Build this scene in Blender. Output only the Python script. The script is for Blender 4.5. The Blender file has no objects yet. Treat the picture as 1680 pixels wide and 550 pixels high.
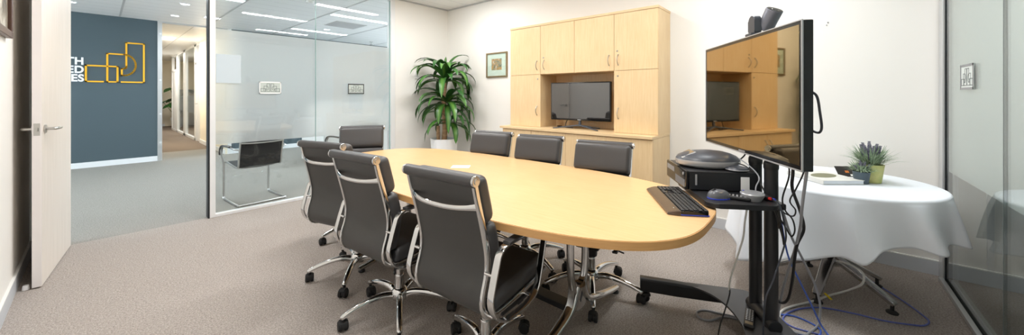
import bpy, bmesh, math, random
from mathutils import Vector, Matrix
random.seed(7)
scene = bpy.context.scene
COL = scene.collection
PI = math.pi

# ------------------------------------------------------------------ materials
def lin(c):
    c = c / 255.0
    return c / 12.92 if c <= 0.04045 else ((c + 0.055) / 1.055) ** 2.4

def rgb(r, g, b):
    return (lin(r), lin(g), lin(b), 1.0)

def new_mat(name):
    m = bpy.data.materials.new(name)
    m.use_nodes = True
    nt = m.node_tree
    for n in list(nt.nodes):
        nt.nodes.remove(n)
    out = nt.nodes.new('ShaderNodeOutputMaterial')
    return m, nt, out

def link(nt, a, b):
    nt.links.new(a, b)

def mat(name, c, rough=0.5, metal=0.0, spec=0.5, bump=None, var=None, coat=0.0, stretch=(1, 1, 1), emit=None, aniso=0):
    """plain Principled material with optional noise bump (scale, strength) and colour variation (scale, second colour)"""
    m, nt, out = new_mat(name)
    p = nt.nodes.new('ShaderNodeBsdfPrincipled')
    link(nt, p.outputs[0], out.inputs[0])
    p.inputs['Base Color'].default_value = c
    p.inputs['Roughness'].default_value = rough
    p.inputs['Metallic'].default_value = metal
    p.inputs['Specular IOR Level'].default_value = spec
    p.inputs['Coat Weight'].default_value = coat
    p.inputs['Coat Roughness'].default_value = 0.1
    if emit:
        p.inputs['Emission Color'].default_value = emit[0]
        p.inputs['Emission Strength'].default_value = emit[1]
    if bump or var:
        tc = nt.nodes.new('ShaderNodeTexCoord')
        mp = nt.nodes.new('ShaderNodeMapping')
        mp.inputs['Scale'].default_value = stretch
        link(nt, tc.outputs['Object'], mp.inputs[0])
    if var:
        n = nt.nodes.new('ShaderNodeTexNoise')
        n.inputs['Scale'].default_value = var[0]
        n.inputs['Detail'].default_value = 4
        link(nt, mp.outputs[0], n.inputs['Vector'])
        r = nt.nodes.new('ShaderNodeValToRGB')
        r.color_ramp.elements[0].position = 0.32
        r.color_ramp.elements[1].position = 0.68
        r.color_ramp.elements[0].color = c
        r.color_ramp.elements[1].color = var[1]
        link(nt, n.outputs['Fac'], r.inputs[0])
        link(nt, r.outputs[0], p.inputs['Base Color'])
    if bump:
        n = nt.nodes.new('ShaderNodeTexNoise')
        n.inputs['Scale'].default_value = bump[0]
        n.inputs['Detail'].default_value = 3
        link(nt, mp.outputs[0], n.inputs['Vector'])
        b = nt.nodes.new('ShaderNodeBump')
        b.inputs['Strength'].default_value = bump[1]
        b.inputs['Distance'].default_value = 0.002
        link(nt, n.outputs['Fac'], b.inputs['Height'])
        link(nt, b.outputs[0], p.inputs['Normal'])
    return m

def wood(name, c1, c2, stretch, rough=0.35, scale=6.0, coat=0.0):
    """pale veneer: long stretched grain plus a soft figure"""
    m, nt, out = new_mat(name)
    p = nt.nodes.new('ShaderNodeBsdfPrincipled')
    link(nt, p.outputs[0], out.inputs[0])
    tc = nt.nodes.new('ShaderNodeTexCoord')
    mp = nt.nodes.new('ShaderNodeMapping')
    mp.inputs['Scale'].default_value = stretch
    link(nt, tc.outputs['Object'], mp.inputs[0])
    n1 = nt.nodes.new('ShaderNodeTexNoise')
    n1.inputs['Scale'].default_value = scale
    n1.inputs['Detail'].default_value = 8
    n1.inputs['Roughness'].default_value = 0.62
    n1.inputs['Distortion'].default_value = 0.4
    link(nt, mp.outputs[0], n1.inputs['Vector'])
    n2 = nt.nodes.new('ShaderNodeTexNoise')
    n2.inputs['Scale'].default_value = 5.0
    n2.inputs['Detail'].default_value = 3
    link(nt, tc.outputs['Object'], n2.inputs['Vector'])
    mx = nt.nodes.new('ShaderNodeMath')
    mx.operation = 'MULTIPLY_ADD'
    link(nt, n2.outputs['Fac'], mx.inputs[0])
    mx.inputs[1].default_value = 0.35
    link(nt, n1.outputs['Fac'], mx.inputs[2])
    r = nt.nodes.new('ShaderNodeValToRGB')
    r.color_ramp.elements[0].position = 0.42
    r.color_ramp.elements[1].position = 0.95
    r.color_ramp.elements[0].color = c1
    r.color_ramp.elements[1].color = c2
    link(nt, mx.outputs[0], r.inputs[0])
    link(nt, r.outputs[0], p.inputs['Base Color'])
    p.inputs['Roughness'].default_value = rough
    p.inputs['Specular IOR Level'].default_value = 0.4
    p.inputs['Coat Weight'].default_value = coat
    p.inputs['Coat Roughness'].default_value = 0.25
    return m

def carpet_mat(name, dark, light):
    m, nt, out = new_mat(name)
    p = nt.nodes.new('ShaderNodeBsdfPrincipled')
    link(nt, p.outputs[0], out.inputs[0])
    tc = nt.nodes.new('ShaderNodeTexCoord')
    v = nt.nodes.new('ShaderNodeTexVoronoi')
    v.inputs['Scale'].default_value = 200
    link(nt, tc.outputs['Object'], v.inputs['Vector'])
    n = nt.nodes.new('ShaderNodeTexNoise')
    n.inputs['Scale'].default_value = 120
    n.inputs['Detail'].default_value = 5
    n.inputs['Roughness'].default_value = 0.7
    link(nt, tc.outputs['Object'], n.inputs['Vector'])
    r = nt.nodes.new('ShaderNodeValToRGB')
    r.color_ramp.elements[0].position = 0.3
    r.color_ramp.elements[1].position = 0.72
    r.color_ramp.elements[0].color = dark
    r.color_ramp.elements[1].color = light
    link(nt, n.outputs['Fac'], r.inputs[0])
    mx = nt.nodes.new('ShaderNodeMixRGB')
    mx.blend_type = 'MULTIPLY'
    mx.inputs[0].default_value = 0.55
    link(nt, r.outputs[0], mx.inputs[1])
    r2 = nt.nodes.new('ShaderNodeValToRGB')
    r2.color_ramp.elements[0].color = (1, 1, 1, 1)
    r2.color_ramp.elements[1].color = (0.5, 0.49, 0.48, 1)
    r2.color_ramp.elements[1].position = 0.8
    link(nt, v.outputs['Distance'], r2.inputs[0])
    link(nt, r2.outputs[0], mx.inputs[2])
    link(nt, mx.outputs[0], p.inputs['Base Color'])
    p.inputs['Roughness'].default_value = 0.95
    p.inputs['Specular IOR Level'].default_value = 0.1
    b = nt.nodes.new('ShaderNodeBump')
    b.inputs['Strength'].default_value = 0.6
    b.inputs['Distance'].default_value = 0.004
    link(nt, v.outputs['Distance'], b.inputs['Height'])
    b.invert = True
    link(nt, b.outputs[0], p.inputs['Normal'])
    return m

def plank_ceiling_mat():
    """pale metal planks running along X, a fine groove every 0.3 m"""
    m, nt, out = new_mat('metal_plank_ceiling')
    p = nt.nodes.new('ShaderNodeBsdfPrincipled')
    link(nt, p.outputs[0], out.inputs[0])
    tc = nt.nodes.new('ShaderNodeTexCoord')
    s = nt.nodes.new('ShaderNodeSeparateXYZ')
    link(nt, tc.outputs['Object'], s.inputs[0])
    d = nt.nodes.new('ShaderNodeMath'); d.operation = 'DIVIDE'; d.inputs[1].default_value = 0.3
    link(nt, s.outputs['Y'], d.inputs[0])
    f = nt.nodes.new('ShaderNodeMath'); f.operation = 'FRACT'
    link(nt, d.outputs[0], f.inputs[0])
    g = nt.nodes.new('ShaderNodeMath'); g.operation = 'LESS_THAN'; g.inputs[1].default_value = 0.03
    link(nt, f.outputs[0], g.inputs[0])
    n = nt.nodes.new('ShaderNodeTexNoise'); n.inputs['Scale'].default_value = 1.3
    link(nt, tc.outputs['Object'], n.inputs['Vector'])
    r = nt.nodes.new('ShaderNodeValToRGB')
    r.color_ramp.elements[0].color = rgb(232, 232, 233)
    r.color_ramp.elements[1].color = rgb(242, 242, 243)
    link(nt, n.outputs['Fac'], r.inputs[0])
    mx = nt.nodes.new('ShaderNodeMixRGB')
    link(nt, g.outputs[0], mx.inputs[0])
    link(nt, r.outputs[0], mx.inputs[1])
    mx.inputs[2].default_value = rgb(192, 192, 194)
    link(nt, mx.outputs[0], p.inputs['Base Color'])
    p.inputs['Roughness'].default_value = 0.38
    p.inputs['Specular IOR Level'].default_value = 0.6
    return m

def glass_mat(name, tint, ior=1.5):
    m, nt, out = new_mat(name)
    t = nt.nodes.new('ShaderNodeBsdfTransparent')
    t.inputs[0].default_value = tint
    g = nt.nodes.new('ShaderNodeBsdfGlossy')
    g.inputs['Roughness'].default_value = 0.0
    g.inputs['Color'].default_value = (0.95, 0.97, 0.97, 1)
    fr = nt.nodes.new('ShaderNodeFresnel')
    # same reflectance entering and leaving the pane
    ge = nt.nodes.new('ShaderNodeNewGeometry')
    ma = nt.nodes.new('ShaderNodeMath'); ma.operation = 'MULTIPLY_ADD'
    ma.inputs[1].default_value = 1.0 / ior - ior; ma.inputs[2].default_value = ior
    link(nt, ge.outputs['Backfacing'], ma.inputs[0])
    link(nt, ma.outputs[0], fr.inputs['IOR'])
    mx = nt.nodes.new('ShaderNodeMixShader')
    link(nt, fr.outputs[0], mx.inputs[0])
    link(nt, t.outputs[0], mx.inputs[1])
    link(nt, g.outputs[0], mx.inputs[2])
    link(nt, mx.outputs[0], out.inputs[0])
    return m

def film_mat(name, c, see=0.22, tr=0.5):
    """sandblasted adhesive film: scatters light both ways and lets a blurred part through"""
    m, nt, out = new_mat(name)
    d = nt.nodes.new('ShaderNodeBsdfDiffuse'); d.inputs[0].default_value = c
    t = nt.nodes.new('ShaderNodeBsdfTranslucent'); t.inputs[0].default_value = c
    m1 = nt.nodes.new('ShaderNodeMixShader'); m1.inputs[0].default_value = tr
    link(nt, d.outputs[0], m1.inputs[1]); link(nt, t.outputs[0], m1.inputs[2])
    r = nt.nodes.new('ShaderNodeBsdfRefraction')
    r.inputs['Color'].default_value = c
    r.inputs['Roughness'].default_value = 0.5
    r.inputs['IOR'].default_value = 1.12
    m2 = nt.nodes.new('ShaderNodeMixShader'); m2.inputs[0].default_value = see
    link(nt, m1.outputs[0], m2.inputs[1]); link(nt, r.outputs[0], m2.inputs[2])
    link(nt, m2.outputs[0], out.inputs[0])
    return m

def picture_mat(name, cols, scale):
    """a loose painted scene: noise blotches through a ramp, generic"""
    m, nt, out = new_mat(name)
    p = nt.nodes.new('ShaderNodeBsdfPrincipled')
    link(nt, p.outputs[0], out.inputs[0])
    tc = nt.nodes.new('ShaderNodeTexCoord')
    n = nt.nodes.new('ShaderNodeTexNoise')
    n.inputs['Scale'].default_value = scale
    n.inputs['Detail'].default_value = 6
    link(nt, tc.outputs['Object'], n.inputs['Vector'])
    r = nt.nodes.new('ShaderNodeValToRGB')
    els = r.color_ramp.elements
    while len(els) < len(cols):
        els.new(0.5)
    for i, c in enumerate(cols):
        els[i].position = 0.3 + 0.4 * i / (len(cols) - 1)
        els[i].color = c
    link(nt, n.outputs['Fac'], r.inputs[0])
    link(nt, r.outputs[0], p.inputs['Base Color'])
    p.inputs['Roughness'].default_value = 0.6
    return m

M = {}
M['wall'] = mat('warm_white_paint', rgb(234, 232, 228), 0.7, spec=0.2, bump=(260, 0.04))
M['wall_cream'] = mat('cream_paint', rgb(238, 230, 212), 0.7, spec=0.2)
M['wall_blue'] = mat('slate_blue_paint', rgb(76, 90, 97), 0.55, spec=0.3, bump=(260, 0.04))
M['carpet'] = carpet_mat('loop_carpet', rgb(138, 130, 125), rgb(214, 205, 198))
M['carpet_dimmed'] = carpet_mat('dimmed_loop_carpet', rgb(124, 122, 117), rgb(192, 189, 183))  # reception's light put into the tone: duller and less warm than the room carpet
M['carpet_brown'] = carpet_mat('brown_loop_carpet', rgb(98, 86, 76), rgb(166, 152, 138))
M['ceiling'] = plank_ceiling_mat()
M['tee'] = mat('ceiling_tee_metal', rgb(186, 186, 188), 0.4)
M['skirt_white'] = mat('white_skirting_paint', rgb(232, 235, 238), 0.45)
M['skirt_grey'] = mat('silver_grey_skirting', rgb(198, 202, 208), 0.4, metal=0.0)
M['skirt_cap'] = mat('pale_skirting_cap', rgb(232, 232, 230), 0.4)
M['alu'] = mat('anodised_aluminium', rgb(205, 207, 209), 0.32, metal=0.65)
M['alu_white'] = mat('white_coated_aluminium', rgb(228, 230, 232), 0.4, metal=0.1)
M['gasket'] = mat('black_gasket', rgb(22, 26, 30), 0.5)
M['glass'] = glass_mat('clear_glass', (0.97, 0.985, 0.982, 1))
M['glass_grey'] = glass_mat('grey_glass', (0.90, 0.92, 0.915, 1))
M['film'] = film_mat('frosted_film', rgb(229, 230, 230), see=0.42, tr=0.4)
M['film_grey'] = film_mat('grey_frosted_film', rgb(210, 217, 215), see=0.04, tr=0.12)
M['door'] = mat('door_laminate', rgb(230, 222, 214), 0.4, var=(5, rgb(222, 214, 205)), stretch=(8, 8, 0.4))
M['door_edge'] = mat('door_edge_paint', rgb(234, 229, 228), 0.45)
M['satin'] = mat('satin_chrome', rgb(190, 188, 184), 0.28, metal=1.0)
M['chrome'] = mat('polished_chrome', rgb(214, 214, 214), 0.07, metal=1.0)
M['chrome_brushed'] = mat('polished_aluminium', rgb(205, 205, 205), 0.16, metal=1.0)
M['chrome_soft'] = mat('satin_chrome_tube', rgb(205, 205, 205), 0.3, metal=1.0)
M['leather'] = mat('black_leather', rgb(62, 61, 62), 0.40, spec=0.5, bump=(420, 0.22))
M['leather_back'] = mat('black_sling_leather', rgb(64, 63, 62), 0.46, spec=0.45, bump=(500, 0.3))
M['black_plastic'] = mat('black_plastic', rgb(26, 26, 28), 0.45)
M['black_gloss'] = mat('gloss_black_plastic', rgb(14, 15, 18), 0.12)
M['black_metal'] = mat('black_powder_coat', rgb(30, 31, 34), 0.42, spec=0.5)
M['foot_grey'] = mat('dark_grey_powder_coat', rgb(66, 66, 68), 0.38, spec=0.5)
M['dark_grey'] = mat('dark_grey_plastic', rgb(62, 66, 74), 0.4)
M['mid_grey'] = mat('mid_grey_plastic', rgb(128, 130, 134), 0.35)
M['silver'] = mat('silver_plastic', rgb(176, 177, 180), 0.3, metal=0.4)
M['rubber'] = mat('black_rubber', rgb(28, 28, 29), 0.7)
M['screen'] = mat('dark_screen_glass', rgb(16, 16, 17), 0.03, spec=1.0, coat=1.0)
M['screen'].node_tree.nodes['Principled BSDF'].inputs['Coat Roughness'].default_value = 0.02
M['screen'].node_tree.nodes['Principled BSDF'].inputs['Coat IOR'].default_value = 1.9
M['screen_mirror'] = mat('reflection_tinted_screen', rgb(172, 150, 112), 0.03, metal=1.0)  # warm tone of the reflected cabinet put into the mirror-like screen colour
M['table'] = wood('beech_table_veneer', rgb(208, 167, 118), rgb(222, 184, 137), (18, 0.9, 18), 0.33, coat=0.15)
M['table_edge'] = wood('beech_edge_band', rgb(202, 152, 96), rgb(216, 170, 114), (1.5, 1.5, 30), 0.4)
M['maple'] = wood('maple_veneer', rgb(214, 183, 138), rgb(230, 203, 162), (14, 14, 0.8), 0.42)
M['maple_flat'] = wood('maple_veneer_flat', rgb(214, 183, 138), rgb(230, 203, 162), (14, 0.8, 14), 0.42)
M['gap'] = mat('door_gap_shadow_line', rgb(104, 84, 56), 0.8)
M['cloth'] = mat('white_tablecloth', rgb(230, 235, 242), 0.85, spec=0.15, bump=(700, 0.15))
M['white'] = mat('white_plastic', rgb(236, 236, 236), 0.4)
M['paper'] = mat('white_paper', rgb(240, 240, 238), 0.8)
M['paper_blue'] = mat('pale_blue_paper', rgb(190, 202, 210), 0.8)
M['pot_white'] = mat('white_planter', rgb(236, 238, 240), 0.3)
M['soil'] = mat('dark_potting_soil', rgb(58, 46, 38), 0.95, bump=(80, 1.0))
M['bark'] = mat('cane_bark', rgb(150, 118, 88), 0.85, var=(18, rgb(186, 156, 122)), bump=(60, 1.0), stretch=(1, 1, 3))
M['leaf'] = mat('glossy_leaf', rgb(34, 78, 36), 0.36, var=(7, rgb(58, 108, 46)))
M['leaf_stripe'] = mat('pale_leaf_stripe', rgb(92, 130, 56), 0.36, var=(7, rgb(70, 122, 46)))
M['yellow'] = mat('yellow_sign_paint', rgb(240, 178, 28), 0.45)
M['white_letter'] = mat('white_sign_letters', rgb(240, 242, 244), 0.45)
M['lamp'] = mat('lamp_diffuser', rgb(255, 255, 255), 0.5, emit=((1, 0.99, 0.97, 1), 5.0))
M['lamp_cool'] = mat('cool_lamp_diffuser', rgb(255, 255, 255), 0.5, emit=((0.93, 0.98, 1.0, 1), 5.0))
M['cable_blue'] = mat('blue_cable', rgb(70, 104, 196), 0.45)
M['cable_violet'] = mat('violet_blue_cable', rgb(92, 104, 176), 0.45)
M['cable_grey'] = mat('grey_cable', rgb(150, 152, 158), 0.45)
M['cable_white'] = mat('white_cable', rgb(226, 226, 222), 0.45)
M['tag_yellow'] = mat('yellow_tag', rgb(236, 206, 30), 0.6)
M['blue_plastic'] = mat('blue_plastic', rgb(52, 72, 200), 0.35)
M['red_plastic'] = mat('red_plastic', rgb(200, 50, 44), 0.4)
M['lav_flower'] = mat('lavender_flower', rgb(92, 93, 112), 0.85, var=(90, rgb(128, 128, 144)))
M['lav_leaf'] = mat('grey_green_leaf', rgb(116, 138, 112), 0.7, var=(40, rgb(164, 182, 154)))
M['pot_slate'] = mat('slate_pot', rgb(74, 88, 98), 0.6)
M['pot_green'] = mat('yellow_green_pot', rgb(214, 208, 142), 0.5, var=(9, rgb(150, 164, 88)))
M['frame_bronze'] = mat('bronze_frame', rgb(140, 122, 92), 0.35, metal=0.5)
M['frame_dark'] = mat('dark_wood_frame', rgb(82, 56, 44), 0.35)
M['mount_green'] = mat('pale_green_mount', rgb(206, 218, 208), 0.8)
M['mesh_back'] = mat('black_mesh_fabric', rgb(32, 33, 36), 0.6, bump=(900, 0.4))
M['picture'] = picture_mat('small_landscape', [rgb(70, 74, 66), rgb(150, 146, 120), rgb(190, 140, 70), rgb(196, 204, 200)], 26)
M['picture2'] = picture_mat('wall_print', [rgb(60, 56, 50), rgb(130, 120, 104), rgb(206, 200, 188)], 9)
M['picture3'] = picture_mat('blue_print', [rgb(90, 130, 160), rgb(160, 190, 205), rgb(220, 228, 230)], 5)
M['olive'] = mat('olive_print', rgb(120, 120, 92), 0.6)
M['book_white'] = mat('pale_grey_book_cover', rgb(214, 214, 210), 0.45)
M['pages'] = mat('book_pages', rgb(226, 230, 236), 0.8)
M['card_black'] = mat('black_card', rgb(46, 40, 40), 0.5)
M['card_orange'] = mat('orange_print', rgb(206, 120, 56), 0.5)
M['grey_line'] = mat('grey_print_line', rgb(84, 92, 94), 0.6)
M['mouse_grey'] = mat('mouse_grey_plastic', rgb(88, 90, 96), 0.3)
M['bronze_gloss'] = mat('bronze_gloss_plastic', rgb(84, 70, 60), 0.25, metal=0.3)
M['key'] = mat('black_key', rgb(34, 34, 36), 0.35)
M['brass'] = mat('lock_cylinder', rgb(170, 168, 160), 0.3, metal=1.0)

# ------------------------------------------------------------------ mesh tools
def catmull(pts, n=6, closed=False):
    P = [Vector(p) for p in pts]
    out = []
    N = len(P)
    segs = N if closed else N - 1
    for i in range(segs):
        p1 = P[i]; p2 = P[(i + 1) % N]
        p0 = P[(i - 1) % N] if (closed or i > 0) else p1 * 2 - p2
        p3 = P[(i + 2) % N] if (closed or i + 2 < N) else p2 * 2 - p1
        for k in range(n):
            t = k / n
            out.append(0.5 * ((2 * p1) + (p2 - p0) * t + (2 * p0 - 5 * p1 + 4 * p2 - p3) * t * t + (3 * p1 - p0 - 3 * p2 + p3) * t ** 3))
    if not closed:
        out.append(P[-1])
    return out

class MB:
    """collects geometry into one mesh"""
    def __init__(self):
        self.bm = bmesh.new()
        self.mi = 0

    def _new(self, verts):
        for v in verts:
            for f in v.link_faces:
                f.material_index = self.mi

    def box(self, x0, x1, y0, y1, z0, z1, bev=0.0, seg=2, mtx=None):
        r = bmesh.ops.create_cube(self.bm, size=1)
        vs = r['verts']
        for v in vs:
            v.co = Vector(((x0 + x1) / 2 + v.co.x * (x1 - x0), (y0 + y1) / 2 + v.co.y * (y1 - y0), (z0 + z1) / 2 + v.co.z * (z1 - z0)))
            if mtx is not None:
                v.co = mtx @ v.co
        self._new(vs)
        if bev > 0:
            es = list({e for v in vs for e in v.link_edges})
            rr = bmesh.ops.bevel(self.bm, geom=es, offset=bev, segments=seg, affect='EDGES', profile=0.5)
            for f in rr['faces']:
                f.material_index = self.mi
        return self

    def rings(self, rings, closed=False, cap0=True, cap1=True):
        """skin a list of rings with equal vertex counts"""
        bm = self.bm
        R = [[bm.verts.new(p) for p in ring] for ring in rings]
        n = len(R[0])
        fs = []
        m = len(R)
        for i in range(m if closed else m - 1):
            a, b = R[i], R[(i + 1) % m]
            for j in range(n):
                try:
                    fs.append(bm.faces.new((a[j], a[(j + 1) % n], b[(j + 1) % n], b[j])))
                except ValueError:
                    pass
        if not closed:
            if cap0:
                fs.append(bm.faces.new(list(reversed(R[0]))))
            if cap1:
                fs.append(bm.faces.new(R[-1]))
        for f in fs:
            f.material_index = self.mi
        return self

    def sweep(self, pts, prof, closed=False, up=None, scales=None):
        """sweep a closed 2-D profile (list of (a,b)) along pts; up fixes the b axis when given"""
        P = [Vector(p) for p in pts]
        N = len(P)
        T = []
        for i in range(N):
            if closed:
                t = P[(i + 1) % N] - P[(i - 1) % N]
            else:
                t = P[min(i + 1, N - 1)] - P[max(i - 1, 0)]
            if t.length < 1e-9:
                t = Vector((0, 0, 1))
            T.append(t.normalized())
        if up is not None:
            u = Vector(up)
        else:
            u = Vector((0, 0, 1)) if abs(T[0].z) < 0.9 else Vector((1, 0, 0))
        rings = []
        for i in range(N):
            a = u.cross(T[i])
            if a.length < 1e-6:
                a = Vector((1, 0, 0)).cross(T[i])
            a.normalize()
            b = T[i].cross(a).normalized()
            if up is None:
                u = b
            s = scales[i] if scales else 1.0
            sa, sb = s if isinstance(s, tuple) else (s, s)
            rings.append([P[i] + a * (q[0] * sa) + b * (q[1] * sb) for q in prof])
        self.rings(rings, closed=closed)
        return self

    def tube(self, pts, r, seg=10, closed=False, smooth=0, scales=None):
        if smooth:
            pts = catmull(pts, smooth, closed)
        prof = [(r * math.cos(2 * PI * k / seg), r * math.sin(2 * PI * k / seg)) for k in range(seg)]
        return self.sweep(pts, prof, closed=closed, scales=scales)

    def cyl(self, p0, p1, r0, r1=None, seg=20, bev=0.0):
        r1 = r0 if r1 is None else r1
        p0 = Vector(p0); p1 = Vector(p1)
        t = (p1 - p0); L = t.length; t.normalize()
        u = Vector((0, 0, 1)) if abs(t.z) < 0.9 else Vector((1, 0, 0))
        a = u.cross(t).normalized(); b = t.cross(a)
        st = [(0, r0), (L, r1)] if bev <= 0 else [(0, r0 - bev), (bev * 0.3, r0 - bev * 0.3), (bev, r0), (L - bev, r1), (L - bev * 0.3, r1 - bev * 0.3), (L, r1 - bev)]
        rings = [[p0 + t * h + (a * math.cos(2 * PI * k / seg) + b * math.sin(2 * PI * k / seg)) * r for k in range(seg)] for h, r in st]
        self.rings(rings)
        return self

    def lathe(self, prof, c=(0, 0), seg=28, cap0=True, cap1=True, sx=1.0, sy=1.0):
        rings = [[Vector((c[0] + sx * max(r, 1e-4) * math.cos(2 * PI * k / seg), c[1] + sy * max(r, 1e-4) * math.sin(2 * PI * k / seg), z)) for k in range(seg)] for r, z in prof]
        self.rings(rings, cap0=cap0, cap1=cap1)
        return self

    def prism(self, poly, z0, z1, bev=0.0, seg=2, mtx=None):
        """2-D outline (x, y) made solid between z0 and z1"""
        bm = self.bm
        before = set(bm.verts)
        a = [bm.verts.new((p[0], p[1], z0)) for p in poly]
        b = [bm.verts.new((p[0], p[1], z1)) for p in poly]
        n = len(poly)
        fs = [bm.faces.new(list(reversed(a))), bm.faces.new(b)]
        caps = fs[:]
        for i in range(n):
            fs.append(bm.faces.new((a[i], a[(i + 1) % n], b[(i + 1) % n], b[i])))
        for f in fs:
            f.material_index = self.mi
        if bev > 0:
            es = list({e for f in caps for e in f.edges})
            rr = bmesh.ops.bevel(bm, geom=es, offset=bev, segments=seg, affect='EDGES', profile=0.5)
            for f in rr['faces']:
                f.material_index = self.mi
        if mtx is not None:
            for v in bm.verts:
                if v not in before:
                    v.co = mtx @ v.co
        return self

    def ball(self, c, r, sx=1, sy=1, sz=1, sub=2):
        rr = bmesh.ops.create_icosphere(self.bm, subdivisions=sub, radius=r)
        for v in rr['verts']:
            v.co = Vector((c[0] + v.co.x * sx, c[1] + v.co.y * sy, c[2] + v.co.z * sz))
        self._new(rr['verts'])
        return self

    def build(self, name, mats, parent=None, smooth=True, angle=35, normals=True):
        me = bpy.data.meshes.new(name)
        if normals:
            bmesh.ops.recalc_face_normals(self.bm, faces=self.bm.faces[:])
        self.bm.to_mesh(me)
        self.bm.free()
        for m in (mats if isinstance(mats, (list, tuple)) else [mats]):
            me.materials.append(m)
        if smooth:
            me.polygons.foreach_set('use_smooth', [True] * len(me.polygons))
            me.set_sharp_from_angle(angle=math.radians(angle))
        o = bpy.data.objects.new(name, me)
        if smooth:
            wn = o.modifiers.new('weighted_normals', 'WEIGHTED_NORMAL')
            wn.keep_sharp = True
        COL.objects.link(o)
        if parent is not None:
            o.parent = parent
        return o

def tag(o, label, cat, group=None, kind=None):
    o['label'] = label
    o['category'] = cat
    if group:
        o['group'] = group
    if kind:
        o['kind'] = kind
    return o

def thing(name, label, cat, loc=(0, 0, 0), rz=0.0, group=None, kind=None):
    o = bpy.data.objects.new(name, None)
    COL.objects.link(o)
    o.empty_display_size = 0.1
    o.location = loc
    o.rotation_euler = (0, 0, rz)
    return tag(o, label, cat, group, kind)

def structure(o, label=None, cat=None):
    o['kind'] = 'structure'
    if label:
        o['label'] = label
    if cat:
        o['category'] = cat
    return o

def dup(root, label, loc, rz, lift=0.0, fixed=()):
    """copy of a thing with copies of its parts and sub-parts"""
    r = root.copy(); COL.objects.link(r)
    r.location = loc; r.rotation_euler = (0, 0, rz)
    r['label'] = label
    for ch in list(root.children):
        c = ch.copy(); COL.objects.link(c); c.parent = r
        if lift and ch.name.split('.')[0] not in fixed:
            c.location.z += lift
        for g in list(ch.children):
            d = g.copy(); COL.objects.link(d); d.parent = c
    return r

def box_obj(name, m, x0, x1, y0, y1, z0, z1, bev=0.0, parent=None):
    return MB().box(x0, x1, y0, y1, z0, z1, bev).build(name, m, parent)
# ------------------------------------------------------------------ the setting
# X runs along the glass partition, Y along the cabinet wall; the camera stands at the origin
H = 2.68                      # ceiling height
XL, XB, YP, YG = -0.355, 3.81, 4.70, -0.64   # left wall, cabinet wall, partition, grey glass

structure(box_obj('floor', M['carpet'], -4.2, 7.2, -3.2, 4.74, -0.1, 0.0))
structure(box_obj('floor_reception', M['carpet_dimmed'], -4.2, 7.2, 4.74, 10.9, -0.1, 0.0))
structure(box_obj('floor_corridor', M['carpet_brown'], -4.2, 7.2, 10.9, 20.6, -0.1, 0.0))
structure(box_obj('ceiling', M['ceiling'], -4.2, 7.2, -3.2, 20.6, H, H + 0.1))
structure(box_obj('wall_left', M['wall'], XL - 0.1, XL, -3.0, YP, 0, H))
structure(box_obj('wall_cabinet', M['wall'], XB, XB + 0.1, -3.0, YP + 0.1, 0, H))
structure(box_obj('wall_corner', M['wall'], 2.83, XB, YP, YP + 0.1, 0, H))
structure(box_obj('wall_door', M['wall'], XL - 0.1, -0.215, YP + 0.02, YP + 0.12, 0, H))
structure(box_obj('wall_neighbour', M['wall'], -0.455, 3.91, -3.1, -3.0, 0, H))
structure(box_obj('wall_sign', M['wall_blue'], -4.0, 0.735, 9.6, 9.7, 0, H))
structure(box_obj('wall_reception', M['wall_blue'], 1.86, 7.0, 9.6, 9.7, 0, H))
structure(MB().box(-4.1, -4.0, 4.6, 9.7, 0, 0.7).box(-4.1, -4.0, 4.6, 9.7, 2.5, H).box(-4.1, -4.0, 4.6, 4.9, 0.7, 2.5).box(-4.1, -4.0, 9.4, 9.7, 0.7, 2.5).build('wall_reception_left', M['wall']))
structure(MB().box(7.0, 7.1, 4.6, 9.7, 0, 0.7).box(7.0, 7.1, 4.6, 9.7, 2.5, H).box(7.0, 7.1, 4.6, 4.9, 0.7, 2.5).box(7.0, 7.1, 9.4, 9.7, 0.7, 2.5).build('wall_reception_right', M['wall']))
structure(box_obj('wall_reception_near', M['wall'], -4.1, XL - 0.1, 4.6, 4.7, 0, H))
structure(box_obj('wall_reception_near_right', M['wall'], XB + 0.1, 7.1, 4.7, 4.8, 0, H))
structure(box_obj('wall_corridor_left', M['wall_cream'], 0.635, 0.735, 9.7, 20.2, 0, H))
structure(box_obj('wall_corridor_right', M['wall_cream'], 1.76, 1.86, 9.6, 12.45, 0, H))
structure(box_obj('wall_corridor_end', M['wall_cream'], 0.4, 3.9, 20.2, 20.3, 0, H))
structure(box_obj('wall_office_back', M['wall_cream'], 3.8, 3.9, 9.7, 20.2, 0, H))

# skirtings
def skirting(name, x0, x1, y0, y1, m, cap=True):
    o = structure(box_obj(name, m, x0, x1, y0, y1, 0.0, 0.096, 0.002))
    if cap:
        box_obj('trim_cap', M['skirt_cap'], x0, x1, y0, y1, 0.096, 0.104, 0.001, o)
    return o
skirting('baseboard_cabinet', XB - 0.014, XB, -3.0, YP, M['skirt_grey'])
skirting('baseboard_left', XL, XL + 0.014, -0.6, YP, M['skirt_grey'])
skirting('baseboard_corner', 2.83, XB - 0.014, YP - 0.014, YP, M['skirt_grey'])
skirting('baseboard_sign', -4.0, 0.735, 9.586, 9.6, M['skirt_white'], False)
skirting('baseboard_reception', 1.86, 7.0, 9.586, 9.6, M['skirt_white'], False)
skirting('baseboard_corridor', 1.746, 1.76, 9.6, 12.45, M['skirt_white'], False)
skirting('baseboard_end', 0.735, 1.76, 20.186, 20.2, M['skirt_white'], False)

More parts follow.
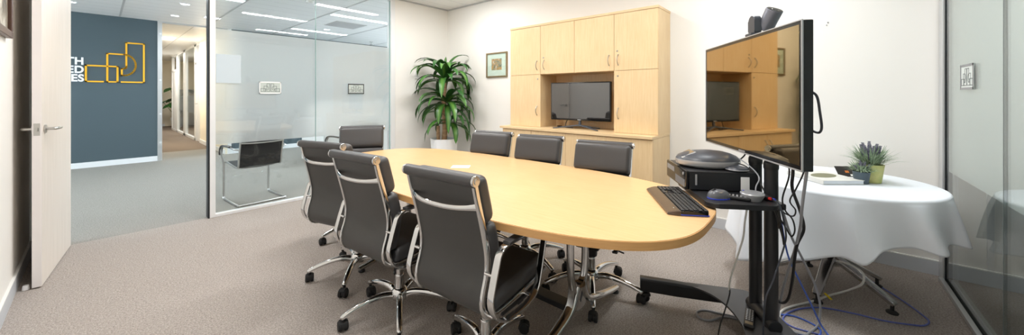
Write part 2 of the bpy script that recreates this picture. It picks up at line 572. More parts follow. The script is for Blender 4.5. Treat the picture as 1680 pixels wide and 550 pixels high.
# aluminium end trims of the sign wall and of the corridor mouth
t = structure(MB().box(0.735, 0.80, 9.58, 9.72, 0, H, 0.003).build('trim_1', M['alu']))
mb = MB()
for z in (0.35, 0.9, 1.55, 2.44):
    mb.cyl((0.775, 9.581, z), (0.775, 9.574, z), 0.018, seg=14)
mb.build('screw_cap', M['alu_white'], t)
structure(MB().box(1.80, 1.865, 9.57, 9.6, 0, H, 0.003).build('trim_2', M['alu_white']))
# ceiling head rail across the corridor mouth
structure(MB().box(0.80, 1.86, 9.58, 9.64, H - 0.03, H, 0.003).build('trim_3', M['alu']))
# shadow-line cornices in the meeting room
structure(MB().box(XB - 0.012, XB, YG, YP, H - 0.02, H).box(2.83, XB - 0.012, YP - 0.012, YP, H - 0.02, H).build('trim_4', M['tee']))
structure(MB().box(XL, XL + 0.012, YG, YP, H - 0.02, H).build('trim_5', M['tee']))
# ceiling tees
k = 6
for x in (-3.35, -2.15, -0.95, 0.25, 1.455, 2.62, 3.86, 5.06):
    y0, y1 = 4.82, 9.58
    structure(MB().box(x - 0.012, x + 0.012, y0, y1, H - 0.006, H + 0.002, 0.001).build('trim_%d' % k, M['tee']))
    k += 1
structure(MB().box(1.28, 1.29, 9.66, 20.2, H - 0.004, H + 0.002).build('trim_%d' % k, M['tee'])); k += 1
for x in (0.25, 1.455, 2.62):
    structure(MB().box(x - 0.012, x + 0.012, YG + 0.03, YP - 0.03, H - 0.006, H + 0.002, 0.001).build('trim_%d' % k, M['tee'])); k += 1
# joint strip on the wall beyond the grey glass
structure(MB().box(XB - 0.016, XB, -0.863, -0.835, 0.1, H).build('trim_%d' % k, M['skirt_grey']))

# ---- frosted partition: window_1
def empty_structure(name, label):
    o = bpy.data.objects.new(name, None); COL.objects.link(o)
    o['kind'] = 'structure'; o['label'] = label
    return o
win = empty_structure('window_1', 'frameless glass partition with a frosted band between meeting room and reception')
mb = MB()
mb.box(0.738, 0.785, YP - 0.005, YP + 0.095, 0, H, 0.003)
mb.box(2.765, 2.83, YP - 0.008, YP + 0.10, 0, H, 0.003)
mb.box(0.785, 2.765, YP - 0.002, YP + 0.06, 0, 0.03, 0.003)
mb.box(0.785, 2.765, YP, YP + 0.06, H - 0.05, H, 0.003)
mb.build('window_frame', M['alu_white'], win)
MB().box(0.726, 0.738, YP - 0.005, YP + 0.095, 0, H).build('gasket', M['gasket'], win)
MB().box(0.787, 1.7525, YP + 0.02, YP + 0.03, 0.03, H - 0.05).box(1.7575, 2.757, YP + 0.02, YP + 0.03, 0.03, H - 0.05).build('glass', M['glass'], win)
mb = MB()
mb.box(1.7525, 1.7575, YP + 0.019, YP + 0.031, 0.03, H - 0.05)
mb.box(2.757, 2.765, YP + 0.018, YP + 0.032, 0.03, H - 0.05)
mb.build('joint', mat('glass_edge_green', rgb(150, 182, 178), 0.25), win)

def film_with_holes(name, m, axis, const, a0, a1, z0, z1, holes, parent):
    """one sheet of film in a vertical plane with rectangular windows cut out of it"""
    av = sorted({a0, a1, *[h[0] for h in holes], *[h[1] for h in holes]})
    zv = sorted({z0, z1, *[h[2] for h in holes], *[h[3] for h in holes]})
    bm = bmesh.new()
    V = {}
    def v(a, z):
        if (a, z) not in V:
            V[(a, z)] = bm.verts.new((a, const, z) if axis == 'x' else (const, a, z))
        return V[(a, z)]
    for i in range(len(av) - 1):
        for j in range(len(zv) - 1):
            ca, cz = (av[i] + av[i + 1]) / 2, (zv[j] + zv[j + 1]) / 2
            if any(h[0] < ca < h[1] and h[2] < cz < h[3] for h in holes):
                continue
            bm.faces.new((v(av[i], zv[j]), v(av[i + 1], zv[j]), v(av[i + 1], zv[j + 1]), v(av[i], zv[j + 1])))
    me = bpy.data.meshes.new(name); bm.to_mesh(me); bm.free()
    me.materials.append(m)
    o = bpy.data.objects.new(name, me); COL.objects.link(o); o.parent = parent
    return o
film_with_holes('frosted_film', M['film'], 'x', YP + 0.032, 0.787, 1.7525, 0.742, 1.945, [], win)
film_with_holes('frosted_film', M['film'], 'x', YP + 0.032, 1.7575, 2.757, 0.742, 1.945, [], win)

# line emblem shared by the wall sign and the glass decals (outlines of stepped blocks), unit = its own width
EMB = {
    'low': [(0.275, 0.0), (0.0, 0.0), (0.0, 0.397), (0.525, 0.397), (0.525, 0.0), (0.35, 0.0), (0.35, 0.72)],
    'high': [(0.35, 0.72), (0.64, 0.72)] + [(0.64 + 0.21 * math.sin(PI * i / 14), 0.447 + 0.273 * math.cos(PI * i / 14)) for i in range(0, 15)]
            + [(0.60, 0.174), (0.60, 0.347), (0.645, 0.352), (0.672, 0.375), (0.68, 0.41), (0.68, 1.03), (1.0, 1.03), (1.0, 0.0), (0.60, 0.0)],
}

def emblem(mb, org, w, thick, depth, flip=False, axis='x', sgn=-1):
    """flat-bar outline of the emblem in a vertical plane; axis tells which world axis it runs along"""
    for key in ('low', 'high'):
        pts = EMB[key]
        for i in range(len(pts) - 1):
            (a0, b0), (a1, b1) = pts[i], pts[i + 1]
            if flip:
                a0, a1 = -a0, -a1
            d = math.hypot(a1 - a0, b1 - b0)
            if d < 1e-6:
                continue
            ux, uz = (a1 - a0) / d, (b1 - b0) / d
            h = thick / 2
            ax0, az0 = a0 * w - ux * h, b0 * w - uz * h
            ax1, az1 = a1 * w + ux * h, b1 * w + uz * h
            quad = [(ax0 - uz * h, az0 + ux * h), (ax0 + uz * h, az0 - ux * h), (ax1 + uz * h, az1 - ux * h), (ax1 - uz * h, az1 + ux * h)]
            if axis == 'x':
                mk = lambda q, o: (org[0] + q[0], org[1] + o, org[2] + q[1])
            else:
                mk = lambda q, o: (org[0] + o, org[1] + q[0], org[2] + q[1])
            mb.rings([[mk(q, 0) for q in quad], [mk(q, sgn * depth) for q in quad]])

# decals: little framed emblem on each pane
def decal(name, label, x0, x1, z0, z1, frame_m, y, grp=None):
    o = thing(name, label, 'decal', ((x0 + x1) / 2, y, (z0 + z1) / 2), 0, grp)
    w, h = x1 - x0, z1 - z0
    f = 0.012
    MB().box(-w / 2, w / 2, -0.0015, 0, -h / 2, h / 2).build('backing', mat('pale_green_film', rgb(184, 194, 190), 0.6), o)
    MB().box(-w / 2, w / 2, -0.004, -0.0015, h / 2 - f, h / 2).box(-w / 2, w / 2, -0.004, -0.0015, -h / 2, -h / 2 + f) \
        .box(-w / 2, -w / 2 + f * 0.7, -0.004, -0.0015, -h / 2, h / 2).box(w / 2 - f * 0.7, w / 2, -0.004, -0.0015, -h / 2, h / 2).build('frame', frame_m, o)
    mb = MB()
    e = w * 0.40
    emblem(mb, (-0.006 - e, -0.0015, -h / 2 + 0.024), e, 0.0036, 0.0008, flip=False)
    emblem(mb, (0.006 + e, -0.0015, -h / 2 + 0.024), e, 0.0036, 0.0008, flip=True)
    # the outlines run from the centre outwards, tall block nearest the centre
    mb.build('emblem', M['grey_line'], o)
    return o
DEC = 'framed emblem decals on the glass walls'
decal('glass_decal', 'white-framed emblem decal on the wide frosted pane nearest the doorway', 1.166, 1.379, 1.272, 1.407, M['white'], YP + 0.0185, DEC)
decal('glass_decal', 'black-framed emblem decal on the frosted pane nearest the plant', 2.153, 2.370, 1.272, 1.407, M['gasket'], YP + 0.0185, DEC)
o = MB().box(0.792, 1.001, YP + 0.0155, YP + 0.0185, 1.382, 1.683, 0.0005).build('paper_sheet', M['paper_blue'])
tag(o, 'pale blue blank paper sheet stuck on the frosted glass beside the doorway post', 'paper')

# ---- grey glass wall: window_2
win2 = empty_structure('window_2', 'grey glass wall with frosted upper band beside the round table')
mb = MB()
mb.box(3.70, XB - 0.014, YG - 0.012, YG + 0.012, 0, H, 0.003)
mb.box(-0.355, 3.70, YG + 0.006, YG + 0.03, 0, 0.028, 0.003)
mb.box(-0.355, 3.70, YG - 0.05, YG - 0.024, 0, 0.028, 0.003)
mb.box(3.66, 3.70, YG - 0.05, YG - 0.03, 0, H, 0.003)
mb.box(-0.355, 3.70, YG - 0.05, YG + 0.03, H - 0.05, H, 0.003)
mb.box(-0.355, -0.31, YG - 0.03, YG + 0.03, 0, H, 0.003)
mb.build('window_frame', M['alu'], win2)
MB().box(3.686, 3.70, YG - 0.03, YG + 0.002, 0, H).box(-0.31, 3.672, YG - 0.024, YG + 0.006, 0.0, 0.012).build('gasket', M['gasket'], win2)
MB().box(-0.31, 2.711, YG - 0.012, YG - 0.002, 0.012, H - 0.05).box(2.716, 3.686, YG - 0.012, YG - 0.002, 0.012, H - 0.05).build('glass', M['glass_grey'], win2)
MB().box(2.711, 2.716, YG - 0.0125, YG - 0.0015, 0.012, H - 0.05).build('joint', mat('dark_silicone_joint', rgb(92, 100, 100), 0.4), win2)
film_with_holes('frosted_film', M['film_grey'], 'x', YG - 0.014, 2.716, 3.686, 0.745, 2.5, [], win2)
film_with_holes('frosted_film', M['film_grey'], 'x', YG - 0.014, -0.31, 2.711, 0.745, 2.5, [], win2)
o = decal('glass_decal', 'faint emblem decal on the grey glass wall above the round table', 3.123, 3.355, 1.285, 1.43, M['mid_grey'], YG - 0.002, DEC)
o.rotation_euler = (0, 0, PI)
for c in o.children:
    if c.name.startswith('backing'):
        c.data.materials[0] = mat('grey_green_film', rgb(206, 212, 210), 0.6)

# ---- open door: door_1 (leaf swung back against the left wall)
dr = empty_structure('door_1', 'pale laminate door standing open against the left wall')
dr.location = (-0.150, YP, 0.0)
dr.rotation_euler = (0, 0, math.radians(-96.0))     # local +x runs from the hinges to the latch edge
L = 0.872
mb = MB().box(0, L, -0.04, 0, 0.008, 2.42, 0.0015)
leaf = mb.build('door_leaf', M['door'], dr)
MB().box(L - 0.0005, L + 0.002, -0.0395, -0.0005, 0.01, 2.418).build('edge_band', M['door_edge'], leaf)
zl = 1.03
mb = MB().box(L + 0.002, L + 0.0032, -0.033, -0.007, zl - 0.04, zl + 0.04, 0.0004)
pl = mb.build('latch_plate', M['satin'], dr)
MB().box(L + 0.003, L + 0.013, -0.027, -0.013, zl - 0.012, zl + 0.012, 0.003).build('latch_bolt', M['satin'], pl)
for side in (1, -1):
    y0 = 0.0 if side > 0 else -0.04
    hd = MB().cyl((L - 0.06, y0, zl), (L - 0.06, y0 + side * 0.009, zl), 0.027, seg=28, bev=0.002).build('handle_rose', M['satin'], dr)
    yk = y0 + side * 0.05
    MB().tube([(L - 0.06, y0 + side * 0.008, zl), (L - 0.06, y0 + side * 0.034, zl), (L - 0.062, yk - side * 0.005, zl), (L - 0.075, yk, zl), (L - 0.12, yk, zl), (L - 0.185, yk, zl)], 0.0095, seg=12, smooth=3).build('lever', M['satin'], hd)
mb = MB()
for z in (0.25, 1.2, 2.15):
    mb.cyl((0.0, -0.046, z - 0.05), (0.0, -0.046, z + 0.05), 0.007, seg=12)
mb.build('hinge', M['satin'], dr)
structure(MB().box(-0.235, -0.165, YP - 0.01, YP + 0.13, 0, H, 0.003).box(-0.165, 0.738, YP, YP + 0.10, 2.44, H, 0.003).build('trim_%d' % (k + 1), M['door_edge']))
o = MB().cyl((-0.306, 3.862, 0.0), (-0.306, 3.862, 0.03), 0.016, 0.013, seg=18, bev=0.003).build('door_stop', M['white'])
tag(o, 'small white floor door stop at the foot of the open door', 'door stop')

# ---- unseen windows added in reception's end walls to brighten its ceiling
for nm, xw in (('added_window_4', -4.05), ('added_window_5', 7.05)):
    wq = empty_structure(nm, 'added unseen aluminium window letting daylight into reception')
    mb = MB()
    for y in (4.93, 6.4, 7.9, 9.37):
        mb.box(xw - 0.04, xw + 0.04, y - 0.03, y + 0.03, 0.7, 2.5, 0.003)
    mb.box(xw - 0.04, xw + 0.04, 4.96, 9.34, 0.7, 0.76, 0.003).box(xw - 0.04, xw + 0.04, 4.96, 9.34, 2.44, 2.5, 0.003)
    mb.build('window_frame', M['alu'], wq)
    MB().box(xw - 0.004, xw + 0.004, 4.96, 9.34, 0.76, 2.44).build('glass', M['glass'], wq)

# ---- corridor glazing: window_3, with an office door door_2
win3 = empty_structure('window_3', 'glazed office front with white frames along the corridor')
mb = MB()
X0, X1 = 1.755, 1.825
ys = [12.55, 13.22, 13.35, 14.35, 15.2, 15.35, 16.7, 17.3, 17.95]
for y, hw in ((12.5, 0.05), (13.15, 0.16), (15.1, 0.2), (16.75, 0.1), (18.0, 0.08)):
    mb.box(X0, X1, y - hw, y + hw, 0, H, 0.003)
mb.box(X0, X1, 13.15, 18.0, 0, 0.07, 0.003)
mb.box(X0, X1, 12.5, 18.05, H - 0.06, H, 0.003)
mb.box(X0, X1, 12.5, 13.15, 2.1, 2.17, 0.003)
mb.box(X0, X1, 16.75, 18.0, 2.1, 2.17, 0.003)
mb.build('window_frame', M['alu_white'], win3)
MB().box(1.785, 1.793, 13.31, 14.9, 0.07, 2.62).box(1.785, 1.793, 15.3, 16.65, 0.07, 2.62).build('glass', M['glass'], win3)
film_with_holes('frosted_film', M['film'], 'y', 1.796, 13.31, 14.9, 0.742, 1.25, [], win3)
film_with_holes('frosted_film', M['film'], 'y', 1.796, 15.3, 16.65, 0.742, 1.25, [], win3)
d2 = empty_structure('door_2', 'white office door beside the corridor glazing')
MB().box(1.77, 1.805, 12.56, 12.98, 0.01, 2.1, 0.002).build('door_leaf', M['alu_white'], d2)
MB().tube([(1.77, 12.92, 1.03), (1.725, 12.92, 1.03), (1.725, 12.82, 1.03)], 0.01, seg=8).build('lever', M['satin'], d2)
d3 = empty_structure('door_3', 'white door at the far end of the corridor glazing')
MB().box(1.77, 1.805, 16.86, 17.91, 0.01, 2.1, 0.002).build('door_leaf', M['alu_white'], d3)

# ---- the dark sign on the slate wall: letters and outline emblem
sg = thing('wall_sign', 'white capital letters and yellow outline emblem on the slate blue wall', 'sign', (-0.143, 9.6, 1.497))
mb = MB()
emblem(mb, (0.0, 0.0, 0.0), 0.697, 0.024, 0.02)
mb.build('emblem', M['yellow'], sg)
for txt, zt in (('TH', 0.285), ('ED', 0.140), ('ES', -0.005)):
    cu = bpy.data.curves.new('lettering', 'FONT')
    cu.body = txt
    cu.align_x = 'RIGHT'
    cu.size = 0.168
    cu.offset = 0.0062
    cu.extrude = 0.008
    cu.space_character = 1.06
    cu.materials.append(M['white_letter'])
    tmp = bpy.data.objects.new('letters', cu); COL.objects.link(tmp)
    bpy.context.view_layer.update()
    me = bpy.data.meshes.new_from_object(tmp.evaluated_get(bpy.context.evaluated_depsgraph_get()))
    bpy.data.objects.remove(tmp); bpy.data.curves.remove(cu)
    me.name = 'lettering'
    o = bpy.data.objects.new('lettering', me); COL.objects.link(o)
    o.parent = sg
    o.location = (-0.022, -0.009, zt + 0.005)
    o.scale = (0.86, 1, 1)
    o.rotation_euler = (PI / 2, 0, 0)

# ------------------------------------------------------------------ ceiling fittings
def strip_light(label, x0, x1, y, m, grp, w=0.11):
    o = thing('ceiling_light', label, 'ceiling light', ((x0 + x1) / 2, y, H), 0, grp)
    hw = (x1 - x0) / 2
    mb = MB()
    mb.box(-hw, hw, -w / 2 - 0.008, -w / 2, -0.008, 0.004, 0.001).box(-hw, hw, w / 2, w / 2 + 0.008, -0.008, 0.004, 0.001)
    mb.box(-hw - 0.008, -hw, -w / 2 - 0.008, w / 2 + 0.008, -0.008, 0.004, 0.001).box(hw, hw + 0.008, -w / 2 - 0.008, w / 2 + 0.008, -0.008, 0.004, 0.001)
    mb.build('frame', M['alu_white'], o)
    MB().box(-hw, hw, -w / 2, w / 2, -0.005, 0.003).build('diffuser', m, o)
    return o

def area(name, x, y, z, sx, sy, watts, col):
    l = bpy.data.lights.new(name, 'AREA')
    l.shape = 'RECTANGLE'; l.size = sx; l.size_y = sy
    l.energy = watts; l.color = col
    o = bpy.data.objects.new(name, l); COL.objects.link(o)
    o.location = (x, y, z)
    return o
WARM = (1.0, 0.97, 0.93); COOL = (0.86, 0.95, 1.0); NEUT = (1.0, 0.987, 0.968)
GL = 'recessed strip lights in the plank ceilings'
P_ROOM, P_REC, P_COR = 27.0, 30.0, 46.0
for lab, x0, x1, y in (('recessed strip light in the meeting room ceiling, over the near chairs', 0.35, 1.35, 0.75),
                       ('recessed strip light in the meeting room ceiling, over the table by the cabinet', 1.60, 2.60, 2.0),
                       ('recessed strip light in the meeting room ceiling, inside the doorway', 0.35, 1.35, 3.35),
                       ('recessed strip light in the meeting room ceiling, over the television cart', 2.2, 3.2, 0.35),
                       ('recessed strip light in the meeting room ceiling, before the plant', 2.2, 3.2, 3.55)):
    strip_light(lab, x0, x1, y, M['lamp'], GL)
    area('strip_lamp', (x0 + x1) / 2, y, H - 0.012, x1 - x0, 0.11, P_ROOM * (1.25 if 'doorway' in lab or 'near chairs' in lab else 0.85 if 'over the table' in lab else 1), (0.95, 0.985, 1.0) if 'cart' in lab else NEUT)
for lab, x0, x1, y in (('long strip light seen above the frosted glass, nearer one with a free end', 2.66, 3.80, 6.46),
                       ('long strip light seen above the frosted glass, farther and parallel one', 2.67, 3.82, 8.46),
                       ('strip light cut by the doorway post at the top of the glass', 0.30, 1.44, 6.6),
                       ('short strip light whose end shows beside the doorway post above the glass', 1.25, 1.474, 8.42)):
    strip_light(lab, x0, x1, y, M['lamp_cool'], GL, 0.15)
    area('strip_lamp', (x0 + x1) / 2, y, H - 0.012, x1 - x0, 0.15, P_REC * min(1, (x1 - x0)), COOL)
def downlight(label, x, y, w=0.0, r=0.055):
    o = thing('downlight', label, 'downlight', (x, y, H), 0, 'round ceiling downlights')
    MB().lathe([(r * 1.3, 0.001), (r * 1.3, -0.004), (r * 1.02, -0.007), (r, -0.003), (r, 0.001)], cap0=False, cap1=False).build('trim_ring', M['alu_white'], o)
    MB().lathe([(r, -0.002), (0.0, -0.003)], cap0=True, cap1=False).build('diffuser', M['lamp_cool'], o)
    if w:
        l = bpy.data.lights.new('spot_lamp', 'SPOT'); l.energy = w * 0.5; l.spot_size = 2.2; l.spot_blend = 0.6; l.shadow_soft_size = 0.05; l.color = COOL
        q = bpy.data.objects.new('spot_lamp', l); COL.objects.link(q); q.location = (x, y, H - 0.02)
downlight('round downlight nearest the top of the doorway view', 0.883, 7.49, 25)
downlight('round downlight close to the corridor mouth', 0.889, 8.70, 25)
downlight('round downlight in front of the slate wall beside the door edge', -0.277, 8.63, 25)
downlight('round downlight between the two long strips above the frosted glass', 3.219, 8.06, 20)
o = thing('ceiling_light', 'small square ceiling light inside the corridor', 'ceiling light', (1.10, 12.3, H))
MB().box(-0.17, 0.17, -0.30, 0.30, -0.006, 0.002, 0.001).build('frame', M['alu_white'], o)
MB().box(-0.15, 0.15, -0.28, 0.28, -0.009, -0.005).build('diffuser', M['lamp'], o)
area('corridor_lamp', 1.10, 12.3, H - 0.02, 0.3, 0.56, P_COR, WARM)
area('corridor_lamp', 1.10, 16.5, H - 0.02, 0.3, 0.56, P_COR, WARM)
area('office_lamp', 2.8, 14.5, H - 0.02, 0.6, 2.0, P_COR, WARM)
o = thing('ceiling_light', 'square ceiling light farther along the corridor', 'ceiling light', (1.10, 16.5, H))
MB().box(-0.17, 0.17, -0.30, 0.30, -0.006, 0.002, 0.001).build('frame', M['alu_white'], o)
MB().box(-0.15, 0.15, -0.28, 0.28, -0.009, -0.005).build('diffuser', M['lamp'], o)
o = MB().lathe([(0.09, 0.0), (0.10, -0.012), (0.095, -0.03), (0.06, -0.038), (0.0, -0.038)]).build('ceiling_speaker', M['white'])
o.location = (1.78, 7.50, H); tag(o, 'flat round white unit on the ceiling, widest of the group above the glass', 'ceiling speaker')
o = MB().lathe([(0.035, 0.0), (0.035, -0.02), (0.018, -0.035), (0.0, -0.035)], seg=18).build('ceiling_sensor', M['white'])
o.location = (2.096, 7.50, H); tag(o, 'tiny white dome sensor beside the flat round ceiling unit', 'sensor')
o = MB().lathe([(0.08, 0.0), (0.08, -0.004), (0.0, -0.005)]).build('ceiling_plate', M['white'])
o.location = (2.048, 8.05, H); tag(o, 'flat white blanking plate on the ceiling behind the dome sensor', 'cover plate')
o = thing('smoke_detector', 'white smoke detector on the reception ceiling at the top of the glass', 'smoke detector', (2.06, 5.75, H))
MB().lathe([(0.062, 0.0), (0.064, -0.016), (0.055, -0.022)]).build('base', M['white'], o)
MB().lathe([(0.05, -0.02), (0.05, -0.04), (0.036, -0.052), (0.0, -0.054)]).build('cap', M['white'], o)
o = thing('fire_sprinkler', 'small chrome fire sprinkler under the ceiling by the glass edge', 'sprinkler', (4.72, 9.0, H))
MB().lathe([(0.045, 0), (0.045, -0.006), (0.016, -0.012), (0.014, -0.05), (0.0, -0.05)], seg=18).build('body', M['chrome_brushed'], o)
MB().lathe([(0.008, -0.05), (0.008, -0.075), (0.04, -0.078), (0.04, -0.082), (0.0, -0.084)], seg=18).build('deflector', M['chrome_brushed'], o)
o = thing('air_vent', 'grey square air vent between the two long strip lights', 'vent', (3.27, 7.27, H))
mb = MB()
mb.box(-0.3, 0.3, -0.3, -0.27, -0.008, 0.002, 0.001).box(-0.3, 0.3, 0.27, 0.3, -0.008, 0.002, 0.001).box(-0.3, -0.27, -0.27, 0.27, -0.008, 0.002, 0.001).box(0.27, 0.3, -0.27, 0.27, -0.008, 0.002, 0.001)
mb.build('frame', M['tee'], o)
mb = MB()
for i in range(14):
    y = -0.25 + i * 0.0385
    mb.box(-0.27, 0.27, y - 0.012, y + 0.012, -0.006, 0.0)
mb.build('grille', mat('vent_grey', rgb(170, 171, 173), 0.5), o)
# ------------------------------------------------------------------ conference table
TC = (1.62, 1.72); TA, TB = 0.60, 1.385; TZ = 0.74
def superellipse(a, b, n, N):
    out = []
    for i in range(N):
        th = 2 * PI * i / N
        c, s = math.cos(th), math.sin(th)
        out.append((a * math.copysign(abs(c) ** (2 / n), c), b * math.copysign(abs(s) ** (2 / n), s)))
    return out
tb = thing('conference_table', 'long beech-topped conference table with rounded ends and polished metal legs', 'table', (TC[0], TC[1], 0))
mb = MB()
mb.prism(superellipse(TA - 0.003, TB - 0.003, 3.0, 128), TZ - 0.03, TZ, 0.002, 2)
mb.build('table_top', M['table'], tb)
mb = MB()
o1 = superellipse(TA, TB, 3.0, 128); o2 = superellipse(TA - 0.0028, TB - 0.0028, 3.0, 128)
mb.rings([[(p[0], p[1], TZ - 0.002) for p in o2], [(p[0], p[1], TZ - 0.0022) for p in o1], [(p[0], p[1], TZ - 0.033) for p in o1], [(p[0], p[1], TZ - 0.0335) for p in o2]], closed=True)
mb.build('edge_band', M['table_edge'], tb)
def leg_frame(yc):
    f = MB()
    # two uprights that merge into a spine plate, arched feet across the table's width
    prof = [(0.016 * math.cos(a), 0.021 * math.sin(a)) for a in [2 * PI * i / 12 for i in range(12)]]
    for s in (-1, 1):
        f.sweep(catmull([(s * 0.078, 0, 0.70), (s * 0.078, 0, 0.50), (s * 0.076, 0, 0.36), (s * 0.064, 0, 0.27), (s * 0.04, 0, 0.20)], 5), prof, up=(0, 1, 0))
        f.sweep(catmull([(s * 0.018, 0, 0.235), (s * 0.055, 0, 0.165), (s * 0.12, 0, 0.115), (s * 0.26, 0, 0.072), (s * 0.40, 0, 0.040), (s * 0.48, 0, 0.026)], 5),
                [(0.021 * math.cos(a), 0.030 * math.sin(a)) for a in [2 * PI * i / 14 for i in range(14)]], up=(0, 1, 0),
                scales=[1.15 - 0.5 * i / 25 for i in range(26)])
    f.box(-0.26, 0.26, -0.03, 0.03, 0.685, 0.7085, 0.004)
    mt = Matrix.Rotation(PI / 2, 4, 'X')
    f.prism([(-0.080, 0.34), (-0.066, 0.22), (-0.095, 0.145), (-0.03, 0.105), (0.03, 0.105), (0.095, 0.145), (0.066, 0.22), (0.080, 0.34), (0.058, 0.275), (0.032, 0.245), (0.0, 0.237), (-0.032, 0.245), (-0.058, 0.275)], -0.017, 0.017, 0.004, 2, mtx=mt)
    leg = f.build('leg', M['chrome_brushed'], tb)
    leg.location = (0.06, yc, 0)
    f = MB()
    mt2 = Matrix.Translation((0, 0, 0)) @ mt
    f.prism([(0.0, 0.148), (0.019, 0.182), (0.0, 0.216), (-0.019, 0.182)], -0.0185, 0.0185, mtx=mt2)
    f.build('diamond_inlay', M['dark_grey'], leg)
    for s in (-1, 1):
        MB().lathe([(0.022, 0.0), (0.024, 0.008), (0.014, 0.02), (0.008, 0.03)], c=(s * 0.46, 0), seg=16).build('glide', M['black_plastic'], leg)
    return leg
leg_frame(-0.74); leg_frame(0.74)
MB().box(-0.0, 0.075, -0.72, 0.72, 0.10, 0.13, 0.004).build('stretcher', M['black_metal'], tb)
MB().box(-0.02, 0.09, -0.74, 0.74, 0.675, 0.704, 0.003).build('top_rail', M['black_metal'], tb)

# ------------------------------------------------------------------ soft-pad office chair
S_PATH = [(-0.285, 0.935), (-0.266, 0.86), (-0.243, 0.78), (-0.222, 0.70), (-0.209, 0.63), (-0.213, 0.56), (-0.232, 0.50), (-0.238, 0.455), (-0.218, 0.412), (-0.165, 0.388), (-0.08, 0.388), (0.03, 0.398), (0.14, 0.412), (0.225, 0.424)]
SP = catmull([(x, 0, z) for x, z in S_PATH], 6)
SLEN = [0.0]
for i in range(1, len(SP)):
    SLEN.append(SLEN[-1] + (SP[i] - SP[i - 1]).length)

def s_at(s):
    s = max(0.0, min(SLEN[-1], s))
    for i in range(1, len(SP)):
        if SLEN[i] >= s:
            f = (s - SLEN[i - 1]) / max(1e-9, SLEN[i] - SLEN[i - 1])
            p = SP[i - 1].lerp(SP[i], f)
            # smoothed tangent
            a, b = SP[max(0, i - 2)], SP[min(len(SP) - 1, i + 1)]
            t = (b - a).normalized()
            n = Vector((-t.z, 0, t.x))      # forward of the back, up from the seat
            return p, t, n
    return SP[-1], Vector((1, 0, 0)), Vector((0, 0, 1))

def pad(mb, s0, s1, hw, thick, off, r=0.02, bulge=0.0, nu=16):
    """upholstered pad lofted along the chair's side curve, soft rounded rim"""
    L = s1 - s0
    us = []
    for k in range(5):
        a = PI / 2 * k / 4
        us.append((s0 + r * (1 - math.sin(a)) if False else s0 + r * (1 - math.cos(a)) * 1.0, r * (1 - math.sin(a))))
    for k in range(1, nu):
        us.append((s0 + r + (L - 2 * r) * k / nu, 0.0))
    for k in range(5):
        a = PI / 2 * (1 - k / 4)
        us.append((s1 - r * (1 - math.cos(a)), r * (1 - math.sin(a))))
    rings = []
    for s, inset in us:
        p, t, n = s_at(s)
        u = (s - s0) / L
        th = thick + bulge * (1 - (2 * u - 1) ** 4)
        w0 = inset * 0.7; w1 = th - inset
        if w1 - w0 < 0.004:
            w0 = th * 0.5 - 0.002; w1 = th * 0.5 + 0.002
        h = hw - inset
        rr = min(r, (w1 - w0) / 2)
        ring = []
        N = 4
        for cx, cw, a0 in ((h - rr, w1 - rr, 0), (-(h - rr), w1 - rr, PI / 2), (-(h - rr), w0 + rr, PI), (h - rr, w0 + rr, 1.5 * PI)):
            for k in range(N + 1):
                a = a0 + PI / 2 * k / N
                y = cx + rr * math.cos(a); w = cw + rr * math.sin(a)
                ring.append((y, w))
        # add points across the face so that the crown reads soft
        top = [(y, w) for y, w in ring]
        rings.append([p + n * (off + w + (bulge * (1 - (y / hw) ** 4) if w > th * 0.6 else 0.0)) + Vector((0, y, 0)) for y, w in top])
    mb.rings(rings)

